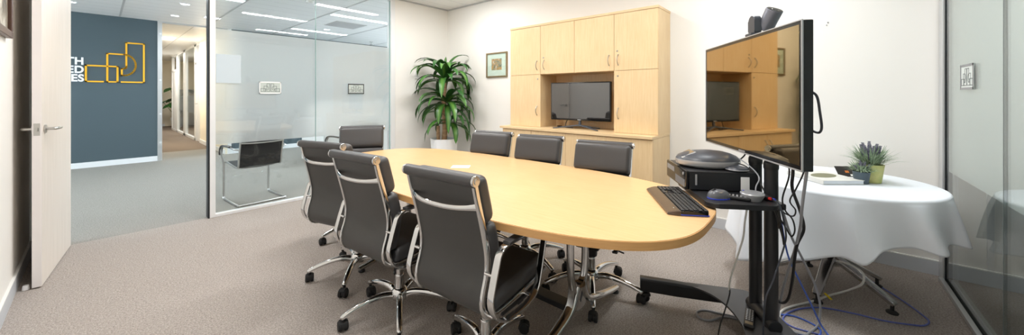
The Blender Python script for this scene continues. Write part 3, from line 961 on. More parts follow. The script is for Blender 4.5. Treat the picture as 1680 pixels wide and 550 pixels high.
CH_FIXED = ('base_hub', 'leg', 'gas_lift')
def make_chair(label, loc, rz):
    t = thing('office_chair', label, 'chair', loc, rz, 'black soft-pad chairs around the conference table')
    HW = 0.188
    # continuous leather sling, 7 mm thick, between the side frames
    rings = []
    n = 40
    for i in range(n + 1):
        p, tt, nn = s_at(0.012 + (SLEN[-1] - 0.02) * i / n)
        rings.append([p + nn * w + Vector((0, y, 0)) for y, w in ((-HW + 0.006, -0.005), (HW - 0.006, -0.005), (HW - 0.006, 0.004), (-HW + 0.006, 0.004))])
    MB_ = MB(); MB_.rings(rings); MB_.build('sling', M['leather_back'], t)
    # head roll round the top tube
    b = MB(); b.cyl((-0.289, -HW - 0.004, 0.937), (-0.289, HW + 0.004, 0.937), 0.023, seg=24, bev=0.003)
    roll = b.build('top_roll', M['leather'], t)
    for s in (-1, 1):
        b = MB()
        y = s * (HW + 0.003)
        b.cyl((-0.289, y, 0.937), (-0.289, y + s * 0.012, 0.937), 0.0215, seg=24, bev=0.003)
        b.cyl((-0.289, y + s * 0.011, 0.937), (-0.289, y + s * 0.015, 0.937), 0.011, seg=18, bev=0.0015)
        b.build('end_cap', M['chrome_brushed'], roll)
    # pads
    b = MB(); pad(b, 0.0, 0.195, 0.192, 0.066, 0.004, 0.024, 0.008); b.build('head_pad', M['leather'], t)
    b = MB(); pad(b, 0.20, 0.475, 0.192, 0.070, 0.004, 0.024, 0.008); b.build('back_pad', M['leather'], t)
    b = MB(); pad(b, 0.585, SLEN[-1] + 0.0, 0.190, 0.062, 0.004, 0.024, 0.012); b.build('seat_pad', M['leather'], t)
    # side frames
    for s in (-1, 1):
        b = MB()
        pts = [s_at(0.02 + (SLEN[-1] - 0.03) * i / 44)[0] + Vector((0, s * HW, 0)) for i in range(45)]
        prof = [(0.008 * math.copysign(abs(math.cos(a)) ** 0.6, math.cos(a)), 0.0125 * math.copysign(abs(math.sin(a)) ** 0.6, math.sin(a))) for a in [2 * PI * i / 12 for i in range(12)]]
        b.sweep(pts, prof, up=(0.3, 1, 0.0) if False else None)
        b.build('side_frame', M['chrome'], t)
    # curved back brace: bows backward and a little down
    b = MB()
    q = s_at(0.115)[0]
    arc = []
    for i in range(25):
        u = -1 + 2 * i / 24
        k = 1 - abs(u) ** 2.6
        arc.append((q.x - 0.006 - 0.040 * k, u * (HW - 0.002), q.z + 0.012 - 0.012 * k))
    b.sweep(arc, [(0.0065 * math.cos(a), 0.0105 * math.sin(a)) for a in [2 * PI * i / 12 for i in range(12)]], up=(0, 0, 1), scales=[(1, 1 + 0.5 * abs(-1 + 2 * i / 24) ** 8) for i in range(25)])
    b.build('back_brace', M['chrome'], t)
    # arm loops
    loop = [(-0.10, 0.378), (-0.165, 0.385), (-0.222, 0.425), (-0.247, 0.485), (-0.232, 0.55), (-0.212, 0.61), (-0.196, 0.648), (-0.165, 0.668), (-0.10, 0.672), (0.0, 0.670), (0.105, 0.668), (0.132, 0.655), (0.134, 0.625), (0.112, 0.545), (0.085, 0.455), (0.062, 0.408), (0.02, 0.384), (-0.04, 0.377)]
    for s in (-1, 1):
        b = MB()
        yc = s * 0.235
        sq = [(0.0055 * math.copysign(abs(math.cos(a)) ** 0.5, math.cos(a)), 0.015 * math.copysign(abs(math.sin(a)) ** 0.5, math.sin(a))) for a in [2 * PI * i / 12 for i in range(12)]]
        b.sweep(catmull([(x, yc, z) for x, z in loop], 5, True), [(q[1], q[0]) for q in sq], closed=True)
        for (x, z) in ((-0.222, 0.575), (-0.218, 0.418), (0.03, 0.390)):
            b.cyl((x, s * 0.188, z), (x, s * 0.225, z), 0.007, seg=12)
        arm = b.build('armrest', M['chrome'], t)
        b = MB()
        b.sweep(catmull([(-0.150, yc, 0.6785), (-0.09, yc, 0.6815), (0.0, yc, 0.680), (0.09, yc, 0.6775)], 5), [(0.017 * math.copysign(abs(math.cos(a)) ** 0.6, math.cos(a)), 0.0065 * math.copysign(abs(math.sin(a)) ** 0.6, math.sin(a))) for a in [2 * PI * i / 14 for i in range(14)]])
        b.build('arm_pad', M['leather'], arm)
    # mechanism under the seat with a lever
    b = MB()
    b.box(-0.10, 0.10, -0.075, 0.075, 0.332, 0.376, 0.012)
    b.box(-0.13, 0.15, -0.20, -0.17, 0.368, 0.381, 0.003).box(-0.13, 0.15, 0.17, 0.20, 0.368, 0.381, 0.003)
    b.box(-0.02, 0.02, -0.2, 0.2, 0.362, 0.378, 0.003)
    b.tube([(0.04, 0.07, 0.352), (0.045, 0.17, 0.346), (0.05, 0.215, 0.340)], 0.005, seg=8)
    b.lathe([(0.034, 0.262), (0.036, 0.275), (0.036, 0.335)], seg=24)
    b.build('mechanism', M['black_plastic'], t)
    MB().lathe([(0.019, 0.10), (0.019, 0.29)], seg=24).lathe([(0.026, 0.135), (0.026, 0.215), (0.022, 0.222), (0.0195, 0.223)], seg=24).build('gas_lift', M['chrome'], t)
    MB().lathe([(0.012, 0.075), (0.040, 0.082), (0.050, 0.10), (0.048, 0.125), (0.036, 0.142), (0.026, 0.148)], seg=30).build('base_hub', M['chrome'], t)
    # five arched arms, each with a twin-wheel castor
    for k in range(5):
        a = 2 * PI * k / 5
        ca, sa = math.cos(a), math.sin(a)
        b = MB()
        pts = catmull([(0.03 * ca, 0.03 * sa, 0.108), (0.09 * ca, 0.09 * sa, 0.124), (0.16 * ca, 0.16 * sa, 0.120), (0.23 * ca, 0.23 * sa, 0.105), (0.285 * ca, 0.285 * sa, 0.086), (0.312 * ca, 0.312 * sa, 0.074)], 5)
        m_ = len(pts)
        # inverted-U section: flat underside, crowned top
        prof = [(-0.019, -0.013), (0.019, -0.013), (0.021, -0.004), (0.017, 0.009), (0.008, 0.0145), (0.0, 0.0155), (-0.008, 0.0145), (-0.017, 0.009), (-0.021, -0.004)]
        sc = [(1.0 - 0.32 * i / (m_ - 1), 1.15 - 0.5 * i / (m_ - 1)) for i in range(m_)]
        sc[-1] = (0.45, 0.4)
        b.sweep(pts, prof, up=(0, 0, 1), scales=sc)
        leg = b.build('leg', M['chrome'], t, angle=50)
        b = MB()
        px, py = 0.298 * ca, 0.298 * sa
        sw = random.uniform(0, 2 * PI)
        d = Vector((math.cos(sw), math.sin(sw), 0)); e = Vector((-d.y, d.x, 0))
        c = Vector((px, py, 0.0265)) - d * 0.014
        b.cyl((px, py, 0.045), (px, py, 0.078), 0.0085, seg=12)
        for sgn in (-1, 1):
            b.cyl(c + e * sgn * 0.006, c + e * sgn * 0.025, 0.0265, seg=24, bev=0.005)
        b.cyl(c - e * 0.007, c + e * 0.007, 0.021, seg=18)
        hood = []
        for i in range(9):
            an = math.radians(-10 + 150 * i / 8)
            hood.append((c + d * 0.0285 * math.cos(an) + Vector((0, 0, 0.0285 * math.sin(an)))))
        b.sweep(hood, [(-0.002, -0.017), (0.003, -0.017), (0.003, 0.017), (-0.002, 0.017)], up=tuple(e))
        b.build('caster', M['rubber'], leg)
    return t

R = math.radians
def set_base(t, world_phase):
    """turn the five-star foot under the swivelling seat"""
    for c in t.children:
        if c.name.split('.')[0] == 'leg':
            c.rotation_euler.z = world_phase - t.rotation_euler.z
chair0 = make_chair('black padded office chair seen from behind, largest and nearest of the row of three', (1.165, 1.165, 0), R(4.5))
set_base(chair0, R(5))
for lab, loc, rz, lift, ph in (
        ('black padded office chair seen from behind, middle of the row of three backs', (1.135, 1.835, 0), 6, 0, 22),
        ('black padded office chair seen from behind, last of its row beside the frosted glass', (1.195, 2.465, 0), 16, 0, 13),
        ('black padded office chair facing out on the cabinet side, nearest the television cart', (2.055, 1.10, 0), 190, -0.03, -6),
        ('black padded office chair facing out on the cabinet side, middle one of three', (2.07, 1.655, 0), 192, -0.03, 40),
        ('black padded office chair facing out on the cabinet side, nearest the plant', (2.05, 2.17, 0), 191, -0.03, 8),
        ('black padded office chair at the far end of the table before the glass', (1.52, 3.105, 0), 239, 0, 30)):
    set_base(dup(chair0, lab, loc, R(rz), lift, CH_FIXED), R(ph))

# ------------------------------------------------------------------ cantilever visitor chairs beyond the glass
def make_visitor(label, loc, rz):
    t = thing('visitor_chair', label, 'chair', loc, rz, 'cantilever visitor chairs behind the frosted glass')
    w = 0.235
    b = MB()
    pts = [(0.25, -w, 0.44), (0.26, -w, 0.25), (0.265, -w, 0.06), (0.245, -w, 0.018), (0.19, -w, 0.0125), (-0.22, -w, 0.0125), (-0.265, -w + 0.045, 0.0125),
           (-0.265, w - 0.045, 0.0125), (-0.22, w, 0.0125), (0.19, w, 0.0125), (0.245, w, 0.018), (0.265, w, 0.06), (0.26, w, 0.25), (0.25, w, 0.44)]
    b.tube(pts, 0.0125, seg=12, smooth=5)
    for s in (-1, 1):
        b.cyl((0.25, s * w, 0.435), (0.25, s * w, 0.455), 0.016, seg=14, bev=0.003)
    b.build('base_frame', M['chrome_soft'], t)
    P = catmull([(-0.30, 0, 0.88), (-0.265, 0, 0.74), (-0.225, 0, 0.60), (-0.205, 0, 0.52), (-0.195, 0, 0.455), (-0.16, 0, 0.425), (-0.06, 0, 0.425), (0.10, 0, 0.44), (0.22, 0, 0.455), (0.25, 0, 0.445)], 5)
    b = MB()
    for s in (-1, 1):
        b.tube([(p.x, s * 0.215, p.z) for p in P], 0.010, seg=10)
    b.tube([(P[0].x, -0.215, P[0].z), (P[0].x - 0.006, -0.12, P[0].z + 0.004), (P[0].x - 0.006, 0.12, P[0].z + 0.004), (P[0].x, 0.215, P[0].z)], 0.010, seg=10, smooth=4)
    q = min(P[:20], key=lambda p_: abs(p_.z - 0.70))
    b.tube([(q.x - 0.002, -0.215, q.z), (q.x - 0.014, -0.1, q.z - 0.006), (q.x - 0.014, 0.1, q.z - 0.006), (q.x - 0.002, 0.215, q.z)], 0.009, seg=10, smooth=4)
    b.tube([(-0.10, -0.215, 0.418), (-0.10, -0.1, 0.402), (-0.10, 0.1, 0.402), (-0.10, 0.215, 0.418)], 0.009, seg=10, smooth=4)
    b.build('seat_frame', M['chrome_soft'], t)
    rings = []
    for i in range(1, len(P) - 1):
        a, c = P[i - 1], P[i + 1]
        tt = (c - a).normalized(); nn = Vector((-tt.z, 0, tt.x))
        rings.append([P[i] + nn * o + Vector((0, y, 0)) for y, o in ((-0.208, -0.003), (0.208, -0.003), (0.208, 0.003), (-0.208, 0.003))])
    b = MB(); b.rings(rings); b.build('mesh_sling', M['mesh_back'], t)
    for s in (-1, 1):
        b = MB()
        yc = s * 0.262
        b.tube([(-0.235, s * 0.222, 0.635), (-0.20, yc, 0.645), (-0.05, yc, 0.655), (0.16, yc, 0.650), (0.235, yc, 0.628), (0.255, yc, 0.58), (0.25, yc - s * 0.012, 0.50), (0.25, s * 0.24, 0.455)], 0.010, seg=10, smooth=5)
        arm = b.build('armrest', M['chrome_soft'], t)
        b = MB()
        b.sweep(catmull([(-0.10, yc, 0.659), (0.0, yc, 0.662), (0.14, yc, 0.660), (0.215, yc, 0.643), (0.258, yc, 0.60), (0.268, yc, 0.54)], 5), [(0.019 * math.copysign(abs(math.cos(a)) ** 0.6, math.cos(a)), 0.010 * math.copysign(abs(math.sin(a)) ** 0.6, math.sin(a))) for a in [2 * PI * i / 12 for i in range(12)]])
        b.build('arm_pad', M['leather'], arm)
    return t
v0 = make_visitor('cantilever visitor chair with black mesh back behind the wide frosted pane', (1.235, 5.19, 0), R(94))
dup(v0, 'cantilever visitor chair mostly hidden behind the frosted pane and office chairs', (2.47, 5.25, 0), R(96))

# white reception desk
o = thing('reception_desk', 'white reception desk end seen low through the glass', 'desk', (2.64, 6.75, 0))
MB().box(0.0, 0.03, 0.0, 1.05, 0.0, 1.05, 0.002).box(0.03, 2.2, 0.05, 0.08, 0.0, 1.05, 0.002).box(2.2, 2.23, 0.0, 1.05, 0, 1.05, 0.002).build('panel', M['white'], o)
MB().box(-0.03, 2.26, -0.05, 1.08, 1.05, 1.08, 0.003).build('counter_top', M['white'], o)

# ------------------------------------------------------------------ cabinet wall units
CY0, CY1 = 1.15, 3.00
def bow_handle(mb, x, y, z, h=0.105):
    pts = []
    for i in range(13):
        u = -1 + 2 * i / 12
        pts.append((x - 0.004 - 0.024 * (1 - u * u), y, z + u * h / 2))
    mb.sweep(pts, [(0.0055 * math.cos(a), 0.0038 * math.sin(a)) for a in [2 * PI * i / 10 for i in range(10)]], up=(0, 1, 0))
    for u in (-1, 1):
        mb.cyl((x, y, z + u * h / 2), (x - 0.006, y, z + u * h / 2), 0.0062, seg=12, bev=0.001)

def cab_door(parent, x, y0, y1, z0, z1, handle=None, lock=None, g=0.0018):
    o = MB().box(x - 0.018, x, y0 + g, y1 - g, z0 + g, z1 - g, 0.001).build('door', M['maple'], parent)
    if handle:
        b = MB(); bow_handle(b, x - 0.018, handle[0], handle[1]); b.build('handle', M['satin'], o)
    if lock:
        MB().cyl((x - 0.018, lock[0], lock[1]), (x - 0.022, lock[0], lock[1]), 0.0095, seg=20, bev=0.0015).cyl((x - 0.0215, lock[0], lock[1]), (x - 0.023, lock[0], lock[1]), 0.006, seg=14).build('lock', M['brass'], o)
    return o
base = thing('base_cabinet', 'maple base cupboard along the wall behind the far chairs', 'cabinet', (0, 0, 0))
b = MB()
b.box(3.322, XB - 0.016, CY0, CY0 + 0.018, 0, 0.845).box(3.322, XB - 0.016, CY1 - 0.018, CY1, 0, 0.845)
b.box(3.36, XB - 0.016, CY0 + 0.018, CY1 - 0.018, 0.06, 0.078).box(3.37, 3.385, CY0 + 0.018, CY1 - 0.018, 0, 0.06)
b.box(3.34, 3.352, CY0 + 0.018, CY1 - 0.018, 0.70, 0.845)
b.box(3.78, XB - 0.016, CY0 + 0.018, CY1 - 0.018, 0.08, 0.845)
b.build('body', M['maple'], base)
DY = [CY0, CY0 + 0.46, CY0 + 0.93, CY0 + 1.40, CY1]
for i in range(4):
    yh = DY[i] + 0.04 if i in (1, 3) else DY[i + 1] - 0.04
    cab_door(base, 3.321, DY[i], DY[i + 1], 0.07, 0.842, (yh, 0.72))
o = MB().box(3.285, XB - 0.016, CY0 - 0.002, CY1 + 0.035, 0.846, 0.872, 0.002).build('worktop', M['maple_flat'])
tag(o, 'maple worktop lying on the base cupboard under the small television', 'worktop')

hu = thing('hutch_cabinet', 'tall maple wall cupboard with a television niche, standing on the worktop', 'cabinet', (0, 0, 0))
hx, z0, zs, z1 = 3.468, 0.8725, 1.505, 2.085
ya, yb = 1.592, 2.525           # niche
b = MB()
b.box(hx, XB - 0.002, CY0, CY0 + 0.018, z0, z1).box(hx, XB - 0.002, CY1 - 0.018, CY1, z0, z1)
b.box(hx - 0.017, XB - 0.004, ya - 0.018, ya, z0, zs).box(hx - 0.017, XB - 0.004, yb, yb + 0.018, z0, zs)
b.box(hx, XB - 0.004, CY0 + 0.018, ya - 0.018, z0, z0 + 0.016).box(hx, XB - 0.004, yb + 0.018, CY1 - 0.018, z0, z0 + 0.016)
b.box(hx + 0.001, XB - 0.004, CY0 + 0.018, CY1 - 0.018, zs - 0.002, zs + 0.016)
b.box(XB - 0.016, XB - 0.004, CY0 + 0.018, CY1 - 0.018, z0, z1)
b.build('body', M['maple'], hu)
MB().box(hx - 0.024, XB - 0.002, CY0 - 0.004, CY1 + 0.004, z1, z1 + 0.025, 0.002).build('top_board', M['maple_flat'], hu)
UY = [CY0, ya, 2.06, yb, CY1]
# handles: single outer doors on the inner side, inner pair mirrored
cab_door(hu, hx, UY[0], UY[1], zs, z1, (UY[1] - 0.045, 1.615), (UY[1] - 0.035, 1.705))
cab_door(hu, hx, UY[1], UY[2], zs, z1, (UY[1] + 0.055, 1.615))
cab_door(hu, hx, UY[2], UY[3], zs, z1, (UY[3] - 0.055, 1.615), (UY[3] - 0.045, 1.70))
cab_door(hu, hx, UY[3], UY[4], zs, z1, (UY[3] + 0.05, 1.615))
cab_door(hu, hx, UY[0], UY[1], z0, zs, (UY[1] - 0.045, 1.07), (UY[1] - 0.04, 1.45))
cab_door(hu, hx, UY[3], UY[4], z0, zs, (UY[3] + 0.05, 1.07), (UY[3] + 0.04, 1.45))

# ------------------------------------------------------------------ small television in the niche
tv = thing('television', 'small black television standing in the maple cupboard niche', 'television', (3.55, 2.05, 0.8725), R(4))
w, h = 0.735, 0.435
zc = 0.095 + h / 2
MB().box(-0.012, 0.03, -w / 2, w / 2, zc - h / 2, zc + h / 2, 0.006).box(0.03, 0.06, -w * 0.32, w * 0.32, zc - h * 0.38, zc + h * 0.25, 0.012).build('casing', M['black_gloss'], tv)
MB().box(-0.0135, -0.0115, -w / 2 + 0.012, w / 2 - 0.012, zc - h / 2 + 0.02, zc + h / 2 - 0.012, 0.0004).build('screen', M['screen'], tv)
MB().box(-0.0145, -0.012, -0.022, 0.022, zc - h / 2 + 0.006, zc - h / 2 + 0.013, 0.0004).build('logo_badge', M['silver'], tv)
b = MB()
b.tube([(0.01, 0, zc - h / 2 + 0.01), (0.005, 0, 0.06), (-0.005, 0, 0.03)], 0.016, seg=12)
for (x, y) in ((-0.13, -0.27), (-0.13, 0.27), (0.10, -0.20), (0.10, 0.20)):
    b.sweep(catmull([(-0.005, 0, 0.042), (x * 0.35, y * 0.35, 0.030), (x * 0.7, y * 0.7, 0.017), (x, y, 0.008)], 5), [(0.012 * math.cos(a), 0.008 * math.sin(a)) for a in [2 * PI * i / 10 for i in range(10)]], up=(0, 0, 1), scales=[1.3 - 0.55 * i / 15 for i in range(16)])
b.build('stand', M['dark_grey'], tv)
o = MB().tube([(3.60, 2.22, 1.0), (3.60, 2.26, 0.93), (3.59, 2.25, 0.885), (3.57, 2.15, 0.880), (3.56, 2.2, 0.879), (3.60, 2.35, 0.879), (3.66, 2.42, 0.879), (3.70, 2.38, 0.879)], 0.0045, seg=8, smooth=5).build('cable', M['black_plastic'])
tag(o, 'black cable lying behind the small television in the niche', 'cable')
# ------------------------------------------------------------------ television cart
CC = (2.148, 0.21); CR = R(32.5)      # local x runs along the screen, local y is where the screen looks
cart = thing('television_cart', 'black two-column television cart on castors with a small shelf', 'television cart', (CC[0], CC[1], 0), CR)
for s in (-1, 1):
    col = MB().cyl((s * 0.07, 0, 0.10), (s * 0.07, 0, 0.925), 0.0285, seg=28).cyl((s * 0.07, 0, 0.93), (s * 0.07, 0, 1.34), 0.0245, seg=28).build('column', M['black_metal'], cart)
    MB().lathe([(0.0292, 0.90), (0.031, 0.905), (0.031, 0.925), (0.029, 0.934), (0.0255, 0.938)], c=(s * 0.07, 0), seg=28, cap0=False, cap1=False).build('collar', M['black_plastic'], col)
# splayed foot: one curved plate with two box-section legs running forward
def arcpts(p0, p1, p2, n=14):
    out = []
    for i in range(n + 1):
        t = i / n
        out.append(((1 - t) ** 2 * p0[0] + 2 * t * (1 - t) * p1[0] + t * t * p2[0], (1 - t) ** 2 * p0[1] + 2 * t * (1 - t) * p1[1] + t * t * p2[1]))
    return out
outer_r = [(0.10, -0.085)] + arcpts((0.20, -0.08), (0.255, -0.07), (0.268, 0.02), 6) + [(0.302, 0.26)]
inner = arcpts((0.262, 0.262), (0.20, 0.122), (0.0, 0.125)) + arcpts((0.0, 0.125), (-0.20, 0.122), (-0.262, 0.262))[1:]
outer_l = list(reversed([(-x, y) for x, y in outer_r]))
MB().prism(outer_r + inner + outer_l, 0.140, 0.150, 0.002).build('foot_plate', M['foot_grey'], cart)
for s in (-1, 1):
    b = MB()
    b.sweep(catmull([(s * 0.235, -0.05, 0.112), (s * 0.250, 0.10, 0.112), (s * 0.278, 0.28, 0.115), (s * 0.300, 0.42, 0.118), (s * 0.314, 0.52, 0.120)], 6),
            [(0.027 * math.copysign(abs(math.cos(a)) ** 0.45, math.cos(a)), 0.041 * math.copysign(abs(math.sin(a)) ** 0.45, math.sin(a))) for a in [2 * PI * i / 24 for i in range(24)]], up=(0, 0, 1), scales=[(1, 0.66 + 0.34 * min(1, i / 14)) for i in range(25)])
    leg = b.build('leg', M['black_metal'], cart)
    for (cx, cy, pn) in ((s * 0.310, 0.487, 'caster'), (s * 0.205, -0.045, 'caster')):
        b = MB()
        b.cyl((cx, cy, 0.045), (cx, cy, 0.090), 0.009, seg=12)
        for q in (-1, 1):
            b.cyl((cx + 0.012 + 0.006 * q, cy + 0.012 - 0.006 * q, 0.026), (cx + 0.012 + 0.02 * q, cy + 0.012 - 0.02 * q, 0.026), 0.026, seg=22, bev=0.004)
        b.box(cx - 0.022, cx + 0.022, cy - 0.022, cy + 0.022, 0.054, 0.070, 0.004)
        w_ = b.build('caster', M['rubber'], leg)
b = MB()
b.cyl((-0.11, 0.0, 0.168), (0.11, 0.0, 0.168), 0.03, seg=24, bev=0.003)
b.build('base_tube', M['black_metal'], cart)
# shelf with a turned-down lip
def rrect(x0, x1, y0, y1, r, n=6):
    out = []
    for cx, cy, a0 in ((x1 - r, y1 - r, 0), (x0 + r, y1 - r, PI / 2), (x0 + r, y0 + r, PI), (x1 - r, y0 + r, 1.5 * PI)):
        for k in range(n + 1):
            a = a0 + PI / 2 * k / n
            out.append((cx + r * math.cos(a), cy + r * math.sin(a)))
    return out
MB().prism(rrect(-0.235, 0.235, 0.036, 0.340, 0.05), 0.749, 0.771, 0.004).build('shelf', M['black_metal'], cart)
MB().box(-0.12, 0.12, -0.04, 0.04, 0.72, 0.749, 0.006).build('shelf_clamp', M['black_metal'], cart)
MB().box(-0.16, 0.16, 0.030, 0.038, 1.06, 1.36, 0.002).box(-0.15, -0.11, 0.036, 0.042, 1.0, 1.42, 0.002).box(0.11, 0.15, 0.036, 0.042, 1.0, 1.42, 0.002).build('screen_bracket', M['black_metal'], cart)

tvc = thing('television', 'large black television mounted high on the rolling cart', 'television', (CC[0], CC[1], 1.25), CR)
w, h = 0.915, 0.575
x0 = 0.018
b = MB()
b.box(x0 - w / 2, x0 + w / 2, 0.048, 0.088, -h / 2, h / 2, 0.004)
b.box(x0 - 0.3, x0 + 0.3, 0.043, 0.05, -0.2, 0.16, 0.003)
b.build('casing', M['black_gloss'], tvc)
MB().box(x0 - w / 2 + 0.016, x0 + w / 2 - 0.016, 0.0875, 0.0890, -h / 2 + 0.02, h / 2 - 0.016, 0.0003).build('screen', M['screen_mirror'], tvc)
b = MB()
b.box(x0 - w / 2 - 0.001, x0 + w / 2 + 0.001, 0.084, 0.0905, -h / 2 - 0.002, -h / 2 + 0.004, 0.001)
b.box(x0 - w / 2 - 0.001, x0 + w / 2 + 0.001, 0.084, 0.0905, h / 2 - 0.003, h / 2 + 0.002, 0.001)
b.box(x0 - w / 2 - 0.002, x0 - w / 2 + 0.003, 0.084, 0.0905, -h / 2, h / 2, 0.001).box(x0 + w / 2 - 0.003, x0 + w / 2 + 0.002, 0.084, 0.0905, -h / 2, h / 2, 0.001)
b.build('bezel_trim', M['silver'], tvc)
MB().box(x0 - 0.03, x0 + 0.03, 0.088, 0.0905, -h / 2 + 0.006, -h / 2 + 0.013, 0.0004).build('logo_badge', M['silver'], tvc)

cam_t = thing('conference_camera', 'grey cylindrical conference camera perched on top of the large television', 'camera', (CC[0], CC[1], 1.5385), CR)
cx, cy = -0.045, 0.006
b = MB()
mt = Matrix.Translation((cx + 0.0, cy + 0.062, 0.0)) @ Matrix.Rotation(PI / 2, 4, 'X')
poly = rrect(-0.030, 0.030, 0.0, 0.098, 0.026, 6)
b.prism(poly, -0.008, 0.026, 0.005, 2, mtx=mt)
b.box(cx - 0.03, cx + 0.03, cy - 0.030, cy + 0.085, 0.0, 0.014, 0.005)
b.build('bracket', M['dark_grey'], cam_t)
b = MB()
ax = Vector((-0.50, -0.17, 0.84)).normalized()
p0 = Vector((cx - 0.005, cy + 0.012, 0.030))
b.cyl(p0, p0 + ax * 0.100, 0.0335, 0.036, seg=32, bev=0.002)
body = b.build('barrel', mat('slate_grey_metal', rgb(122, 124, 134), 0.35, metal=0.5), cam_t)
MB().cyl(p0 + ax * 0.0998, p0 + ax * 0.1015, 0.032, 0.032, seg=32).cyl(p0 + ax * 0.1010, p0 + ax * 0.1025, 0.014, 0.012, seg=24).build('lens', M['black_gloss'], body)

# ------------------------------------------------------------------ things on the cart shelf
def cartthing(name, label, cat, t, n, z, rz=0.0, group=None):
    c, s = math.cos(CR), math.sin(CR)
    return thing(name, label, cat, (CC[0] + t * c - n * s, CC[1] + t * s + n * c, z), CR + rz, group)
ZSH = 0.7715
pc = cartthing('desktop_computer', 'black slim desktop computer lying flat on the cart shelf', 'computer', 0.147, 0.195, ZSH)
b = MB(); b.box(-0.165, 0.165, -0.17, 0.155, 0.004, 0.096, 0.003)
for (x, y) in ((-0.14, -0.14), (0.14, -0.14), (-0.14, 0.13)):
    b.cyl((x, y, 0), (x, y, 0.005), 0.01, seg=12)
b.build('case', M['black_metal'], pc)
b = MB(); b.box(-0.168, 0.168, 0.155, 0.172, 0.002, 0.098, 0.006)
fr = b.build('front_panel', M['black_gloss'], pc)
b = MB()
for i in range(14):
    b.box(-0.15 + i * 0.011, -0.144 + i * 0.011, 0.171, 0.1735, 0.012, 0.05, 0.0005)
b.box(0.02, 0.15, 0.171, 0.1735, 0.055, 0.082, 0.001)
b.build('grille', M['mid_grey'], fr)
MB().cyl((-0.13, 0.172, 0.078), (-0.13, 0.175, 0.078), 0.008, seg=18, bev=0.001).build('power_button', M['silver'], fr)
MB().box(-0.1665, -0.165, 0.118, 0.127, 0.028, 0.082, 0.0005).build('side_badge', M['silver'], pc)
MB().box(-0.1658, -0.165, -0.125, -0.085, 0.012, 0.075).build('label_sticker', M['white'], pc)

ph = cartthing('conference_phone', 'dark domed conference phone sitting on top of the desktop computer', 'phone', 0.145, 0.205, ZSH + 0.0965)
def egg(a, b_, y):
    return None
prof = [(0.62, 0.004), (0.86, 0.004), (0.965, 0.014), (1.0, 0.030), (0.985, 0.040)]
b = MB(); b.lathe(prof, seg=48, sx=0.120, sy=0.162, cap1=False).build('rim', M['silver'], ph)
prof = [(0.985, 0.039), (0.955, 0.048), (0.87, 0.060), (0.72, 0.071), (0.5, 0.080), (0.25, 0.085), (0.0, 0.086)]
b = MB(); b.lathe(prof, seg=48, sx=0.120, sy=0.162, cap0=False).build('dome', M['dark_grey'], ph)
b = MB(); b.lathe([(0.62, 0.0), (0.64, 0.006)], seg=32, sx=0.120, sy=0.162).build('foot', M['rubber'], ph)
mt = Matrix.Translation((0.0, 0.106, 0.0585)) @ Matrix.Rotation(R(-24), 4, 'X')
b = MB(); b.box(-0.05, 0.05, -0.040, 0.040, 0, 0.010, 0.006, 3, mtx=mt)
kp = b.build('keypad_panel', M['silver'], ph)
b = MB(); b.box(-0.042, 0.042, -0.035, -0.002, 0.0095, 0.0112, 0.0006, mtx=mt).build('display', M['screen'], kp)
b = MB()
for i in range(3):
    for j in range(4):
        b.box(-0.034 + j * 0.019, -0.020 + j * 0.019, 0.004 + i * 0.011, 0.012 + i * 0.011, 0.0095, 0.0118, 0.0008, mtx=mt)
b.build('buttons', M['dark_grey'], kp)

pk = cartthing('satellite_microphone', 'flat dark round microphone on the computer behind the domed phone', 'microphone', 0.035, 0.105, ZSH + 0.0965)
MB().lathe([(0.040, 0.0), (0.052, 0.004), (0.054, 0.010), (0.048, 0.018), (0.025, 0.023), (0.0, 0.024)], seg=36).build('body', M['dark_grey'], pk)
MB().lathe([(0.0535, 0.006), (0.0548, 0.0085), (0.0538, 0.011)], seg=36, cap0=False, cap1=False).build('ring', M['silver'], pk)

ms = cartthing('computer_mouse', 'grey computer mouse with a blue base edge on the cart shelf', 'mouse', -0.142, 0.262, ZSH, R(12))
def shell(mb, a, b_, hgt, z0=0.0, n=2.4, N=36, steps=8):
    rings = []
    for i in range(steps + 1):
        t = i / steps
        k = math.cos(t * PI / 2) ** 0.55 if i < steps else 0.02
        rings.append([(x * k, y * k, z0 + hgt * math.sin(t * PI / 2)) for x, y in superellipse(a, b_, n, N)])
    mb.rings(rings)
b = MB(); shell(b, 0.033, 0.050, 0.036, 0.004); b.build('shell', M['mouse_grey'], ms)
MB().prism(superellipse(0.0335, 0.0505, 2.4, 36), 0.0, 0.005, 0.001).build('base_edge', M['blue_plastic'], ms)
MB().cyl((-0.005, 0.022, 0.033), (0.005, 0.022, 0.033), 0.011, seg=18, bev=0.002).build('wheel', M['rubber'], ms)

def remote(label, parent_fn, t, n, z, rz, L=0.15):
    o = cartthing('remote_control', label, 'remote control', t, n, z, rz)
    MB().box(-0.021, 0.021, -L / 2, L / 2, 0.0, 0.017, 0.006, 3).build('body', M['black_plastic'], o)
    b = MB()
    for i in range(7):
        for j in range(3):
            b.box(-0.015 + j * 0.0115, -0.0075 + j * 0.0115, -L / 2 + 0.018 + i * 0.0155, -L / 2 + 0.026 + i * 0.0155, 0.0165, 0.0185, 0.0012)
    b.build('buttons', M['silver'], o)
    MB().box(-0.0155, 0.0155, L / 2 - 0.035, L / 2 - 0.012, 0.0165, 0.0185, 0.001).build('top_button', M['frame_bronze'], o)
    return o
remote('black remote control with pale buttons lying beside the mouse', None, -0.148, 0.192, ZSH, R(-25), 0.12)
remote('long black remote control on the foot of the cart', None, -0.03, 0.075, 0.1505, R(62), 0.17)

